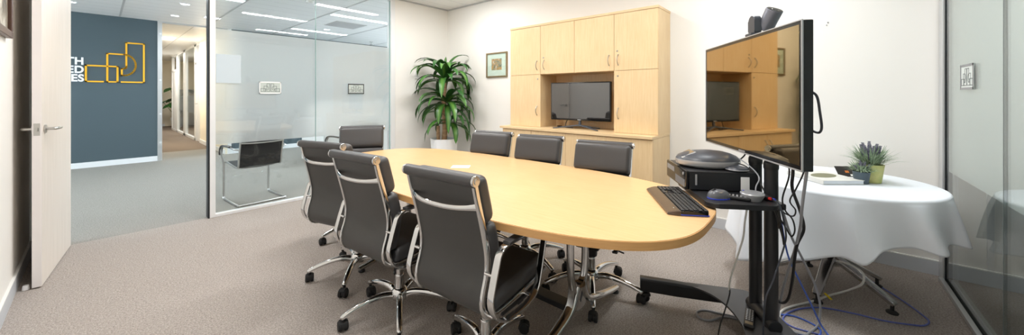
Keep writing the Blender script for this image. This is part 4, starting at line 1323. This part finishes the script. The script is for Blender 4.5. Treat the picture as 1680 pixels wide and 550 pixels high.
sp = cartthing('puck_speaker', 'pale grey round puck speaker on the edge of the cart shelf', 'speaker', -0.152, 0.122, ZSH)
MB().lathe([(0.036, 0.0), (0.038, 0.006), (0.047, 0.022), (0.0485, 0.030), (0.046, 0.034)], seg=40).build('body', M['silver'], sp)
MB().lathe([(0.0462, 0.0335), (0.042, 0.0365), (0.0, 0.0375)], seg=40).build('top_grille', M['mid_grey'], sp)
MB().cyl((0.026, 0.026, 0.036), (0.026, 0.026, 0.038), 0.004, seg=12).build('indicator_lamp', M['blue_plastic'], sp)

hub = cartthing('usb_hub', 'small black connector block with blue and red plugs by the columns', 'hub', -0.12, 0.058, ZSH, R(20))
MB().box(-0.032, 0.032, -0.016, 0.016, 0, 0.018, 0.004).build('body', M['black_plastic'], hub)
MB().box(-0.05, -0.032, -0.012, 0.0, 0.003, 0.012, 0.001).build('blue_plug', M['blue_plastic'], hub)
MB().box(-0.045, -0.032, 0.002, 0.012, 0.006, 0.016, 0.001).build('red_plug', M['red_plastic'], hub)

# ------------------------------------------------------------------ keyboard and paper on the long table
kb = thing('keyboard', 'black computer keyboard with bronze palm rest on the table near the cart', 'keyboard', (1.803, 0.530, TZ + 0.001), R(32.2))
b = MB()
mt = Matrix.Rotation(R(-3), 4, 'X')
b.prism(rrect(-0.212, 0.212, -0.084, 0.030, 0.012), 0.002, 0.020, 0.003, 2)
b.build('body', M['black_gloss'], kb)
b = MB()
rings = []
for i in range(9):
    a = i / 8
    y = 0.028 + 0.052 * a
    zt = 0.020 - 0.011 * a ** 1.6
    xw = 0.212 - 0.012 * a ** 2
    rings.append([(-xw, y, 0.002), (xw, y, 0.002), (xw - 0.002, y, zt - 0.002), (xw - 0.006, y, zt), (-xw + 0.006, y, zt), (-xw + 0.002, y, zt - 0.002)])
b.rings(rings).build('palm_rest', M['bronze_gloss'], kb)
b = MB()
def keyrow(y, xs, w_):
    for x in xs:
        b.box(x - w_ / 2, x + w_ / 2, y - 0.0072, y + 0.0072, 0.0195, 0.0245, 0.0016, 1)
for r_ in range(5):
    keyrow(0.018 - 0.0178 * r_, [-0.196 + 0.0176 * i + (0.004 if r_ % 2 else 0) for i in range(15)], 0.0148)
    keyrow(0.018 - 0.0178 * r_, [0.142 + 0.0176 * i for i in range(4)], 0.0148)
    if r_ in (0, 3, 4):
        keyrow(0.018 - 0.0178 * r_, [0.080 + 0.0176 * i for i in range(3)], 0.0148)
keyrow(-0.076, [-0.196 + 0.0215 * i for i in range(19)], 0.016)
b.build('keys', M['key'], kb, angle=50)
MB().box(-0.2125, 0.2125, -0.0845, -0.070, 0.0015, 0.006, 0.0015).build('blue_edge', M['blue_plastic'], kb)
MB().box(-0.2125, -0.206, -0.08, 0.03, 0.0015, 0.006, 0.0015).build('blue_edge', M['blue_plastic'], kb)
MB().box(-0.165, -0.155, 0.040, 0.046, 0.0165, 0.0185, 0.0003).build('logo_badge', M['silver'], kb)
o = MB().box(-0.065, 0.065, -0.045, 0.045, 0, 0.002, 0.0004).build('paper_sheet', M['paper'])
o.location = (1.69, 1.94, TZ + 0.0005); o.rotation_euler = (0, 0, R(-50))
tag(o, 'white sheet of paper lying flat on the long table behind the nearest chair', 'paper')

# ------------------------------------------------------------------ round table under its cloth
RT = (3.13, -0.06); RZ = 0.705
rt_ = thing('round_table', 'round table under the white cloth with a star foot of flat polished legs', 'table', (RT[0], RT[1], 0))
MB().lathe([(0.0, RZ - 0.027), (0.491, RZ - 0.027), (0.498, RZ - 0.02), (0.498, RZ - 0.006), (0.493, RZ - 0.002), (0.0, RZ - 0.002)], seg=72, cap0=False, cap1=False).build('table_top', M['white'], rt_)
MB().cyl((0, 0, 0.17), (0, 0, RZ - 0.03), 0.036, seg=26).lathe([(0.15, RZ - 0.05), (0.16, RZ - 0.028)], seg=30).build('column', M['black_metal'], rt_)
MB().lathe([(0.0, 0.145), (0.045, 0.15), (0.05, 0.17), (0.05, 0.20), (0.04, 0.215)], seg=28).build('hub', M['chrome_brushed'], rt_)
for kx in range(5):
    a = R(-49 + 72 * kx)
    ca, sa = math.cos(a), math.sin(a)
    b = MB()
    pts = [(r * ca, r * sa, z) for r, z in ((0.035, 0.192), (0.10, 0.165), (0.20, 0.115), (0.30, 0.062), (0.315, 0.052))]
    b.sweep(catmull(pts, 5), [(0.034 * math.copysign(abs(math.cos(t)) ** 0.5, math.cos(t)), 0.017 * math.copysign(abs(math.sin(t)) ** 0.5, math.sin(t))) for t in [2 * PI * i / 14 for i in range(14)]], up=(0, 0, 1), scales=[(1.0 - 0.45 * i / 20, 1.25 - 0.6 * i / 20) for i in range(21)])
    leg = b.build('leg', M['chrome_brushed'], rt_)
    MB().lathe([(0.026, 0.0), (0.028, 0.006), (0.022, 0.012), (0.009, 0.016), (0.009, 0.05)], c=(0.302 * ca, 0.302 * sa), seg=18).build('glide', M['rubber'], leg)

# the cloth: flat disc, rolled edge, hanging skirt with folds
def cloth():
    bm = bmesh.new()
    N = 240
    rt = 0.502
    rings = []
    # soft points of the hanging cloth: (direction in degrees, how far it stands out)
    ridges = [(8, 0.9), (42, 0.8), (75, 0.9), (104, 0.8), (133, 1.1), (164, 0.85), (192, 1.0), (226, 1.1), (256, 0.95), (288, 0.9), (320, 1.0), (346, 0.7)]
    hems = [(0, 0.42), (60, 0.38), (100, 0.31), (130, 0.21), (150, 0.24), (165, 0.35), (190, 0.40), (200, 0.465), (226, 0.475), (256, 0.465), (300, 0.45), (360, 0.42)]
    def ang(a, b_):
        return (a - b_ + 180) % 360 - 180
    def fold(deg):
        v = 0
        for c_, k_ in ridges:
            d_ = ang(deg, c_)
            # steeper on one flank than on the other, like a real drape
            w_ = 9.5 if d_ > 0 else 6.0
            v += k_ * math.exp(-(d_ / w_) ** 2)
        return v
    def hem(deg):
        for (a0, h0), (a1, h1) in zip(hems[:-1], hems[1:]):
            if a0 <= deg <= a1:
                t = (deg - a0) / (a1 - a0); t = t * t * (3 - 2 * t)
                return h0 + (h1 - h0) * t - 0.022 * fold(deg)
        return 0.42
    for r in [0.0001, 0.1, 0.2, 0.3, 0.38, 0.45, 0.489]:
        rings.append([(r * math.cos(2 * PI * i / N), r * math.sin(2 * PI * i / N), RZ + 0.001) for i in range(N)])
    for k in range(1, 6):
        a = PI / 2 * k / 5
        rings.append([((rt - 0.012 + 0.014 * math.sin(a)) * math.cos(2 * PI * i / N), (rt - 0.012 + 0.014 * math.sin(a)) * math.sin(2 * PI * i / N), RZ + 0.001 - 0.014 * (1 - math.cos(a))) for i in range(N)])
    M_ = 26
    for k in range(1, M_ + 1):
        v = k / M_
        ring = []
        for i in range(N):
            th = 2 * PI * i / N
            deg = math.degrees(th)
            z = RZ - 0.013 + (hem(deg) - (RZ - 0.013)) * v
            f = fold((deg + 7 * (1 - v)) % 360)
            left = max(0, math.cos(th - R(140))) ** 2
            r = rt + 0.003 + v * (0.012 + 0.06 * left) + v ** 0.75 * 0.062 * (f - 0.12)
            r = max(r, rt + 0.001 - 0.03 * v)
            ring.append((r * math.cos(th), r * math.sin(th), z))
        rings.append(ring)
    R_ = [[bm.verts.new(p) for p in ring] for ring in rings]
    for a, b in zip(R_[:-1], R_[1:]):
        for i in range(N):
            bm.faces.new((a[i], a[(i + 1) % N], b[(i + 1) % N], b[i]))
    bm.faces.new(R_[0])
    me = bpy.data.meshes.new('tablecloth'); bm.to_mesh(me); bm.free()
    me.materials.append(M['cloth'])
    me.polygons.foreach_set('use_smooth', [True] * len(me.polygons))
    o = bpy.data.objects.new('tablecloth', me); COL.objects.link(o)
    o.location = (RT[0], RT[1], 0)
    s = o.modifiers.new('thickness', 'SOLIDIFY'); s.thickness = 0.0015; s.offset = 1
    tag(o, 'white cloth hanging in folds over the round table', 'tablecloth')
cloth()
ZR = RZ + 0.003
def place(o, x, y, z, rz):
    o.location = (x, y, z); o.rotation_euler = (0, 0, rz); return o
bk = thing('book', 'large pale book with an olive oval on its cover, lying on the white cloth', 'book', (3.066, -0.022, ZR), R(-49.5))
MB().box(-0.125, 0.125, -0.145, 0.145, 0.0, 0.0025, 0.0006).box(-0.125, 0.125, -0.145, 0.145, 0.0225, 0.025, 0.0006).box(-0.1255, -0.122, -0.145, 0.145, 0.0, 0.025, 0.001).build('cover', M['book_white'], bk)
MB().box(-0.122, 0.121, -0.141, 0.141, 0.0025, 0.0225).build('pages', M['pages'], bk)
MB().prism(superellipse(0.095, 0.055, 2, 48), 0.0248, 0.0256, mtx=Matrix.Rotation(R(25), 4, 'Z')).build('cover_oval', M['olive'], bk)
cd = thing('card_packet', 'small black card packet with orange picture leaning behind the book', 'card', (3.275, -0.150, ZR), R(-58))
mt = Matrix.Rotation(R(-62), 4, 'X')
b = MB(); b.box(-0.055, 0.055, -0.003, 0.003, 0.0, 0.075, 0.001, mtx=Matrix.Rotation(R(-38), 4, 'X')); b.build('packet', M['card_black'], cd)
b = MB(); b.box(-0.008, 0.014, -0.0042, -0.003, 0.026, 0.042, 0.0003, mtx=Matrix.Rotation(R(-38), 4, 'X')); b.build('picture_patch', M['card_orange'], cd)
b = MB(); b.box(0.015, 0.055, -0.0042, -0.003, 0.003, 0.016, 0.0003, mtx=Matrix.Rotation(R(-38), 4, 'X')).build('white_strip', M['white'], cd)

def lavender(label, loc, pot_r, pot_h, pot_m, hgt, spikes, nleaf, seed):
    rnd = random.Random(seed)
    t = thing('lavender_plant', label, 'plant', loc, 0, 'potted lavender on the round table')
    r0 = pot_r * 0.76
    pot = MB().lathe([(0.0, 0.0), (r0, 0.0), (r0 + 0.001, 0.002), (pot_r * 0.98, pot_h - 0.006), (pot_r, pot_h - 0.004), (pot_r, pot_h), (pot_r * 0.9, pot_h), (pot_r * 0.88, pot_h - 0.01), (0.0, pot_h - 0.01)], seg=32, cap0=False, cap1=False).build('pot', pot_m, t)
    b = MB()
    for i in range(nleaf):
        a = rnd.uniform(0, 2 * PI); l = rnd.uniform(0.45, 0.95) * hgt * 0.62
        ro = rnd.uniform(0, pot_r * 0.6)
        lean = rnd.uniform(0.25, 1.15)
        p0 = Vector((ro * math.cos(a), ro * math.sin(a), pot_h - 0.012))
        d = Vector((math.cos(a) * math.sin(lean), math.sin(a) * math.sin(lean), math.cos(lean)))
        p1 = p0 + d * l * 0.55 + Vector((0, 0, 0.008)); p2 = p0 + d * l + Vector((0, 0, -0.012 * lean))
        wdt = rnd.uniform(0.0022, 0.0042)
        b.sweep([p0, p1, p2], [(-wdt, 0), (0, 0.0008), (wdt, 0), (0, -0.0008)], scales=[0.6, 1.0, 0.15])
    b.build('foliage', M['lav_leaf'], t)
    b = MB(); fl = MB()
    for i in range(spikes):
        a = 2 * PI * i / spikes + rnd.uniform(-0.5, 0.5)
        lean = rnd.uniform(0.05, 0.55) if i else 0.05
        L_ = hgt * rnd.uniform(0.80, 1.0)
        p0 = Vector((pot_r * 0.2 * math.cos(a), pot_r * 0.2 * math.sin(a), pot_h - 0.012))
        d = Vector((math.cos(a) * math.sin(lean), math.sin(a) * math.sin(lean), math.cos(lean)))
        tip = p0 + d * (L_ - pot_h)
        b.tube([p0, p0.lerp(tip, 0.5) + Vector((0, 0, 0.004)), tip], 0.0012, seg=5)
        sl = hgt * 0.28
        for k in range(8):
            c = tip - d * sl * (1 - k / 8) + d * 0.004
            rr = 0.0085 * hgt / 0.25 * (1.0 - 0.55 * abs(k / 7 - 0.35))
            for j in range(5):
                an = 2 * PI * j / 5 + k * 0.7
                fl.ball(c + Vector((math.cos(an), math.sin(an), 0)) * rr * 0.75, rr * 0.62, sz=1.15, sub=1)
    b.build('stems', M['lav_leaf'], t)
    fl.build('flowers', M['lav_flower'], t)
    return t
lavender('small lavender in a slate blue pot at the front of the pair on the cloth', (3.084, -0.199, ZR), 0.042, 0.072, M['pot_slate'], 0.155, 8, 130, 3)
lavender('taller lavender in a yellow-green pot behind the small one', (3.170, -0.246, ZR), 0.064, 0.112, M['pot_green'], 0.268, 13, 240, 5)

# ------------------------------------------------------------------ big corner plant
def strap_leaf(b, p0, az, elev, L_, wd, droop, rnd, lim=True):
    """arching strap leaf: five verts across, paler stripe in the middle faces of some leaves"""
    n = 9
    d = Vector((math.cos(az), math.sin(az), 0))
    side = Vector((-d.y, d.x, 0))
    pos = Vector(p0); ang = elev
    stripe = rnd.random() < 0.55
    rows = []
    tw = rnd.uniform(-0.25, 0.25)
    for i in range(n + 1):
        t = i / n
        w_ = wd * (0.22 + 0.78 * math.sin(PI * min(1, (t * 0.93 + 0.07)) ** 0.85) ** 0.8) * (1 if t < 0.97 else 0.15)
        dirv = d * math.cos(ang) + Vector((0, 0, math.sin(ang)))
        nrm = d * -math.sin(ang) + Vector((0, 0, math.cos(ang)))
        sd = (side * math.cos(tw * t) + nrm * math.sin(tw * t))
        row = []
        for u in (-1, -0.5, 0, 0.5, 1):
            q = pos + sd * (u * w_ / 2) + nrm * (abs(u) * w_ * 0.16)
            q.x = min(q.x, XB - 0.03); q.y = min(q.y, YP - 0.03)
            row.append(b.bm.verts.new(q))
        rows.append(row)
        pos = pos + dirv * (L_ / n)
        ang -= droop / n * (0.5 + 1.1 * t)
        ang = max(ang, -1.45)
    for a, c in zip(rows[:-1], rows[1:]):
        for k in range(4):
            f = b.bm.faces.new((a[k], a[k + 1], c[k + 1], c[k]))
            f.material_index = 1 if (stripe and k in (1, 2)) else 0
PX, PY = 3.36, 4.23
pl = thing('potted_plant', 'tall green cane plant with drooping strap leaves in the room corner', 'plant', (PX, PY, 0))
MB().lathe([(0.0, 0.0), (0.155, 0.0), (0.162, 0.006), (0.198, 0.585), (0.203, 0.605), (0.203, 0.615), (0.186, 0.615), (0.182, 0.57), (0.0, 0.57)], seg=48, cap0=False, cap1=False).build('planter', M['pot_white'], pl)
MB().lathe([(0.0, 0.578), (0.10, 0.582), (0.1825, 0.574)], seg=32, cap0=False, cap1=False).build('soil', M['soil'], pl)
b = MB(); b.tube([(0.0, 0.0, 0.56), (0.012, -0.005, 0.8), (0.0, 0.01, 1.1), (0.01, 0.0, 1.44)], 0.036, seg=16, smooth=5, scales=[1.15 - 0.35 * i / 15 for i in range(16)]); b.build('cane', M['bark'], pl)
b = MB(); b.tube([(-0.055, 0.065, 0.56), (-0.058, 0.068, 0.72), (-0.056, 0.07, 0.80)], 0.026, seg=14, smooth=3); b.build('cane', M['bark'], pl)
rnd = random.Random(21)
def rosette(cz, cx, cy, count, Lr, up, sd):
    b = MB()
    base = pl.location
    for i in range(count):
        az = 2 * PI * i * 0.381966 + rnd.uniform(-0.3, 0.3)
        frac = i / count
        elev = up - 1.1 * frac + rnd.uniform(-0.2, 0.2)
        L_ = rnd.uniform(*Lr)
        p0 = Vector((PX + cx + 0.02 * math.cos(az), PY + cy + 0.02 * math.sin(az), cz - 0.10 * frac))
        strap_leaf(b, p0, az, elev, L_, rnd.uniform(0.080, 0.115), rnd.uniform(1.8, 2.7), rnd)
    for v in b.bm.verts:
        v.co -= Vector((PX, PY, 0))
    o = b.build('leaf_cluster', [M['leaf'], M['leaf_stripe']], pl, angle=80, normals=False)
    return o
rosette(1.54, 0.01, 0.0, 38, (0.46, 0.68), 1.25, 1)
rosette(1.20, 0.03, -0.02, 32, (0.44, 0.64), 0.85, 2)
rosette(0.90, 0.06, -0.07, 12, (0.36, 0.56), 0.75, 3)
b = MB()
strap_leaf(b, Vector((PX + 0.01, PY, 1.5)), 0.4, 1.5, 0.34, 0.075, 0.15, rnd)
for v in b.bm.verts:
    v.co -= Vector((PX, PY, 0))
b.build('top_leaf', [M['leaf'], M['leaf_stripe']], pl, angle=80, normals=False)

# ------------------------------------------------------------------ things on the walls
pa = thing('framed_painting', 'small framed landscape with pale green mount beside the maple cupboard', 'picture', (XB - 0.001, 3.571, 1.70))
w, h = 0.416, 0.365
b = MB()
for (y0, y1, z0_, z1_) in ((-w / 2, w / 2, h / 2 - 0.022, h / 2), (-w / 2, w / 2, -h / 2, -h / 2 + 0.022), (-w / 2, -w / 2 + 0.022, -h / 2 + 0.022, h / 2 - 0.022), (w / 2 - 0.022, w / 2, -h / 2 + 0.022, h / 2 - 0.022)):
    b.box(-0.022, 0, y0, y1, z0_, z1_, 0.003)
b.build('frame', M['frame_bronze'], pa)
MB().box(-0.010, -0.002, -w / 2 + 0.02, w / 2 - 0.02, -h / 2 + 0.02, h / 2 - 0.02).build('mount', M['mount_green'], pa)
MB().box(-0.0115, -0.010, -0.10, 0.10, -0.075, 0.09).build('picture', M['picture'], pa)
MB().box(-0.013, -0.012, -w / 2 + 0.02, w / 2 - 0.02, -h / 2 + 0.02, h / 2 - 0.02).build('glazing', M['glass'], pa)
pf = thing('framed_picture', 'dark wood framed picture cut off on the left wall', 'picture', (XL + 0.001, 3.27, 1.92))
w, h = 0.66, 0.67
b = MB()
for (y0, y1, z0_, z1_) in ((-w / 2, w / 2, h / 2 - 0.04, h / 2), (-w / 2, w / 2, -h / 2, -h / 2 + 0.04), (-w / 2, -w / 2 + 0.04, -h / 2 + 0.04, h / 2 - 0.04), (w / 2 - 0.04, w / 2, -h / 2 + 0.04, h / 2 - 0.04)):
    b.box(0, 0.026, y0, y1, z0_, z1_, 0.005)
b.build('frame', M['frame_dark'], pf)
MB().box(0.0, 0.010, -w / 2 + 0.038, w / 2 - 0.038, -h / 2 + 0.038, h / 2 - 0.038).build('picture', M['picture2'], pf)
sw = thing('wall_switch', 'white wall switch plate behind the plant leaves', 'switch', (3.20, YP - 0.001, 1.565))
MB().box(-0.038, 0.038, -0.008, 0, -0.058, 0.058, 0.003).build('plate', M['white'], sw)
MB().box(-0.012, 0.012, -0.012, -0.008, -0.02, 0.02, 0.002).build('rocker', M['white'], sw)
for y, z, r_, lab in ((-0.055, 1.835, 0.005, 'upper one of two tiny grey plugs in the bare wall above the round table'), (-0.047, 1.815, 0.004, 'lower one of two tiny grey plugs in the bare wall above the round table')):
    tag(MB().cyl((XB, y, z), (XB - 0.006, y, z), r_, seg=12).build('wall_plug', M['mid_grey']), lab, 'wall plug')

# picture and plant down the corridor
of = thing('framed_picture', 'pale blue framed print seen through the corridor glazing', 'picture', (3.795, 14.8, 1.75))
MB().box(-0.03, 0.0, -0.7, 0.7, -0.45, 0.45, 0.004).build('frame', M['white'], of)
MB().box(-0.033, -0.03, -0.62, 0.62, -0.38, 0.38).build('picture', M['picture3'], of)
cp = thing('potted_plant', 'dark split-leaf plant at the end of the corridor', 'plant', (2.02, 19.2, 0))
MB().lathe([(0.0, 0.0), (0.15, 0.0), (0.19, 0.38), (0.17, 0.38), (0.0, 0.35)], seg=28, cap0=False, cap1=False).build('planter', M['pot_white'], cp)
b = MB()
r2 = random.Random(4)
for i in range(22):
    az = r2.uniform(0, 2 * PI); el = r2.uniform(0.6, 1.35)
    p0 = Vector((0, 0, 0.35)); L_ = r2.uniform(0.6, 1.45)
    tip = p0 + Vector((math.cos(az) * math.cos(el) * 0.55, math.sin(az) * math.cos(el) * 0.38, math.sin(el))) * L_
    b.tube([p0, p0.lerp(tip, 0.6) + Vector((0, 0, 0.08)), tip], 0.008, seg=6, smooth=3)
    c = tip; d = Vector((math.cos(az), math.sin(az), -0.7)).normalized(); s_ = Vector((-math.sin(az), math.cos(az), 0))
    poly = [c + d * (0.34 * t) + s_ * (0.12 * math.sin(PI * t ** 0.7)) * sg for sg, ts in ((1, (0, 0.25, 0.5, 0.75, 1.0)), (-1, (0.75, 0.5, 0.25))) for t in ts]
    n_ = d.cross(s_).normalized() * 0.002
    b.rings([[q - n_ for q in poly], [q + n_ for q in poly]])
b.build('foliage', M['leaf'], cp)
cb = thing('corridor_cabinet', 'low grey cabinet at the far end of the corridor', 'cabinet', (1.18, 19.6, 0))
MB().box(-0.2, 0.42, 0, 0.5, 0.05, 1.5, 0.004).box(-0.18, 0.40, 0.02, 0.48, 0, 0.05).build('body', M['mid_grey'], cb)
MB().box(-0.19, 0.105, -0.018, 0, 0.06, 1.49, 0.002).box(0.11, 0.41, -0.018, 0, 0.06, 1.49, 0.002).build('door', M['mid_grey'], cb)

# ------------------------------------------------------------------ cables
def cable(label, pts, r, m, smooth=6, group=None, name='cable'):
    o = MB().tube(pts, r, seg=8, smooth=smooth).build(name, M[m])
    tag(o, label, 'cable', group)
    return o
fl = lambda pts, z: [(x, y, z) for x, y in pts]
cable('thick black power cable hanging from the large television to the floor', [(1.934, 0.084, 0.968), (1.934, 0.084, 0.92), (1.958, 0.087, 0.847), (2.056, 0.065, 0.735), (2.133, 0.053, 0.632), (2.125, 0.077, 0.554), (2.142, 0.088, 0.465), (2.187, 0.097, 0.358), (2.224, 0.115, 0.247), (2.229, 0.14, 0.214), (2.232, 0.167, 0.224)], 0.0062, 'black_plastic')
cable('grey cable falling from the large television corner to the floor', [(1.868, 0.038, 0.968), (1.868, 0.038, 0.937), (1.934, 0.054, 0.78), (2.057, 0.063, 0.661), (2.143, 0.086, 0.523), (2.175, 0.11, 0.417), (2.231, 0.137, 0.281), (2.307, 0.157, 0.148), (2.369, 0.161, 0.054), (2.37, 0.125, 0.015), (2.386, 0.081, 0.008), (2.40, 0.03, 0.006)], 0.0058, 'cable_grey')
cable('grey cable slanting from behind the columns to the floor', [(2.10, 0.16, 0.76), (2.129, 0.133, 0.703), (2.219, 0.106, 0.567), (2.315, 0.071, 0.446), (2.414, 0.032, 0.316), (2.474, 0.009, 0.227), (2.54, -0.006, 0.11), (2.546, 0.001, 0.018), (2.49, 0.018, 0.007), (2.40, 0.05, 0.007)], 0.0055, 'cable_grey')
cable('bright blue network cable slanting from the shelf to the floor', [(2.10, 0.19, 0.80), (2.162, 0.171, 0.732), (2.2, 0.143, 0.633), (2.239, 0.128, 0.51), (2.28, 0.111, 0.415), (2.37, 0.068, 0.271), (2.459, 0.026, 0.134), (2.511, -0.004, 0.037), (2.49, -0.03, 0.007), (2.42, -0.06, 0.005)], 0.0042, 'cable_blue')
cable('thin black cable looping under the large television by the shelf', [(1.897, 0.096, 0.968), (1.897, 0.096, 0.906), (1.943, 0.12, 0.804), (2.013, 0.115, 0.735), (2.009, 0.089, 0.701), (2.016, 0.081, 0.652), (2.031, 0.094, 0.618), (2.038, 0.117, 0.654), (2.064, 0.148, 0.702), (2.07, 0.171, 0.745)], 0.0032, 'black_plastic')
cable('thin black cable crossing behind the grey one under the large television', [(1.886, 0.048, 0.968), (1.886, 0.048, 0.933), (1.917, 0.073, 0.857), (1.926, 0.094, 0.8), (1.979, 0.077, 0.751), (2.034, 0.09, 0.708), (2.048, 0.135, 0.722), (2.065, 0.178, 0.765)], 0.003, 'black_plastic')
cable('black cable hanging in front of the cart columns down to its foot', [(2.03, 0.15, 0.77), (2.023, 0.133, 0.743), (2.015, 0.113, 0.639), (2.011, 0.117, 0.579), (1.99, 0.142, 0.475), (1.977, 0.157, 0.415), (1.957, 0.18, 0.344), (1.975, 0.19, 0.244), (1.997, 0.195, 0.132)], 0.0038, 'dark_grey')
cable('white cable dropping from the cart shelf towards its foot', [(2.02, 0.262, 0.748), (2.021, 0.259, 0.723), (2.037, 0.271, 0.638), (2.067, 0.283, 0.546), (2.101, 0.319, 0.409), (2.13, 0.347, 0.302), (2.149, 0.356, 0.235)], 0.0042, 'cable_white')
cable('black plug lead joined below the white drop cable over the cart foot', [(2.149, 0.356, 0.250), (2.145, 0.352, 0.22), (2.09, 0.362, 0.16), (2.02, 0.374, 0.10), (1.949, 0.376, 0.03), (1.90, 0.38, 0.005)], 0.0034, 'black_plastic')
cable('grey cable loop lying on the carpet beside the cart foot', fl([(2.32, 0.33), (2.30, 0.399), (2.208, 0.456), (2.194, 0.505), (2.238, 0.531), (2.291, 0.505), (2.315, 0.431), (2.34, 0.33)], 0.006), 0.0055, 'cable_grey')
cable('black cable loop behind the side edge of the large television', [(1.812, 0.035, 1.271), (1.792, 0.015, 1.26), (1.79, 0.004, 1.24), (1.796, -0.003, 1.185), (1.814, -0.008, 1.13), (1.819, -0.002, 1.108), (1.826, 0.012, 1.108), (1.835, 0.028, 1.118)], 0.0045, 'dark_grey')
cable('short black plug lead arching from the phone to the large television', [(2.255, 0.297, 0.965), (2.25, 0.299, 0.935), (2.233, 0.319, 0.909), (2.193, 0.335, 0.899), (2.172, 0.36, 0.895), (2.15, 0.372, 0.893)], 0.0036, 'black_plastic')
cable('black lead running over the computer from phone to columns', [(2.175, 0.35, 0.889), (2.169, 0.332, 0.897), (2.150, 0.285, 0.892), (2.125, 0.24, 0.863), (2.105, 0.215, 0.819), (2.085, 0.195, 0.785)], 0.0032, 'black_plastic')
cable('pale grey lead bending over the computer edge to the puck speaker', [(2.167, 0.315, 0.925), (2.144, 0.275, 0.902), (2.105, 0.235, 0.875), (2.080, 0.218, 0.848), (2.035, 0.225, 0.822), (2.02, 0.226, 0.800)], 0.0030, 'cable_grey')
cable('tangled black leads hanging off the shelf end by the columns', [(2.04, 0.20, 0.79), (2.00, 0.17, 0.785), (1.965, 0.14, 0.765), (1.96, 0.128, 0.70), (1.99, 0.135, 0.655), (2.02, 0.14, 0.69), (2.0, 0.155, 0.74), (1.975, 0.135, 0.72), (1.98, 0.12, 0.62), (2.01, 0.12, 0.58), (2.04, 0.13, 0.62), (2.05, 0.17, 0.76)], 0.0034, 'black_plastic')
wc = thing('cable', 'white power cable with a yellow tag curving over the carpet under the round table', 'cable')
b = MB(); b.tube([(3.094, -0.067, 0.183), (3.05, -0.115, 0.205), (3.01, -0.165, 0.205), (2.985, -0.20, 0.185), (2.965, -0.195, 0.13), (3.02, -0.14, 0.05), (3.03, -0.095, 0.012), (2.94, -0.035, 0.007), (2.829, 0.021, 0.007), (2.657, 0.126, 0.007), (2.56, 0.165, 0.007), (2.47, 0.165, 0.007), (2.40, 0.14, 0.007)], 0.006, seg=10, smooth=7); b.build('sheath', M['cable_white'], wc)
mt = Matrix.Translation((2.945, -0.035, 0.014)) @ Matrix.Rotation(R(-35), 4, 'Z') @ Matrix.Rotation(R(28), 4, 'X')
b = MB(); b.box(-0.008, 0.008, -0.045, 0.012, 0, 0.002, 0.0005, mtx=mt).box(-0.014, 0.014, -0.06, -0.035, 0, 0.0022, 0.0005, mtx=mt); b.build('tag', M['tag_yellow'], wc)
cable('violet-blue network cable winding over the carpet below the round table', fl([(3.608, -0.078), (3.578, -0.189), (3.408, -0.255), (3.259, -0.345), (3.167, -0.395), (3.067, -0.439), (2.99, -0.46), (2.915, -0.429), (2.876, -0.368), (2.835, -0.272), (2.816, -0.149), (2.773, -0.017), (2.683, 0.077), (2.571, 0.136), (2.479, 0.15), (2.439, 0.108), (2.445, 0.033), (2.457, -0.03)], 0.0045), 0.0042, 'cable_violet')
cable('blue network cable coiled on the carpet behind the cart columns', fl([(2.50, 0.20), (2.56, 0.114), (2.543, 0.034), (2.498, -0.006), (2.422, 0.008), (2.385, 0.081), (2.413, 0.14), (2.46, 0.20)], 0.0055), 0.0042, 'cable_blue')

# ------------------------------------------------------------------ camera, world, colour management
cd_ = bpy.data.cameras.new('camera')
cd_.sensor_width = 36.0
cd_.lens = 584.4 / 1680 * 36.0
cd_.shift_y = (157.0 - 275.0) / 1680.0
cd_.clip_start = 0.02; cd_.clip_end = 100
co = bpy.data.objects.new('camera', cd_); COL.objects.link(co)
co.location = (0, 0, 1.25)
co.rotation_euler = (PI / 2, 0, -R(49.25))
scene.camera = co
wd = bpy.data.worlds.new('world'); scene.world = wd
wd.use_nodes = True
wd.node_tree.nodes['Background'].inputs[0].default_value = (0.86, 0.94, 1.0, 1)
wd.node_tree.nodes['Background'].inputs[1].default_value = 11.0
scene.view_settings.view_transform = 'Standard'
scene.view_settings.look = 'None'
scene.view_settings.gamma = 1.0
scene.view_settings.use_curve_mapping = False
scene.view_settings.exposure = 0.0
scene.cycles.max_bounces = 12
scene.cycles.diffuse_bounces = 8
scene.cycles.glossy_bounces = 5
scene.cycles.transparent_max_bounces = 16
scene.cycles.sample_clamp_indirect = 6
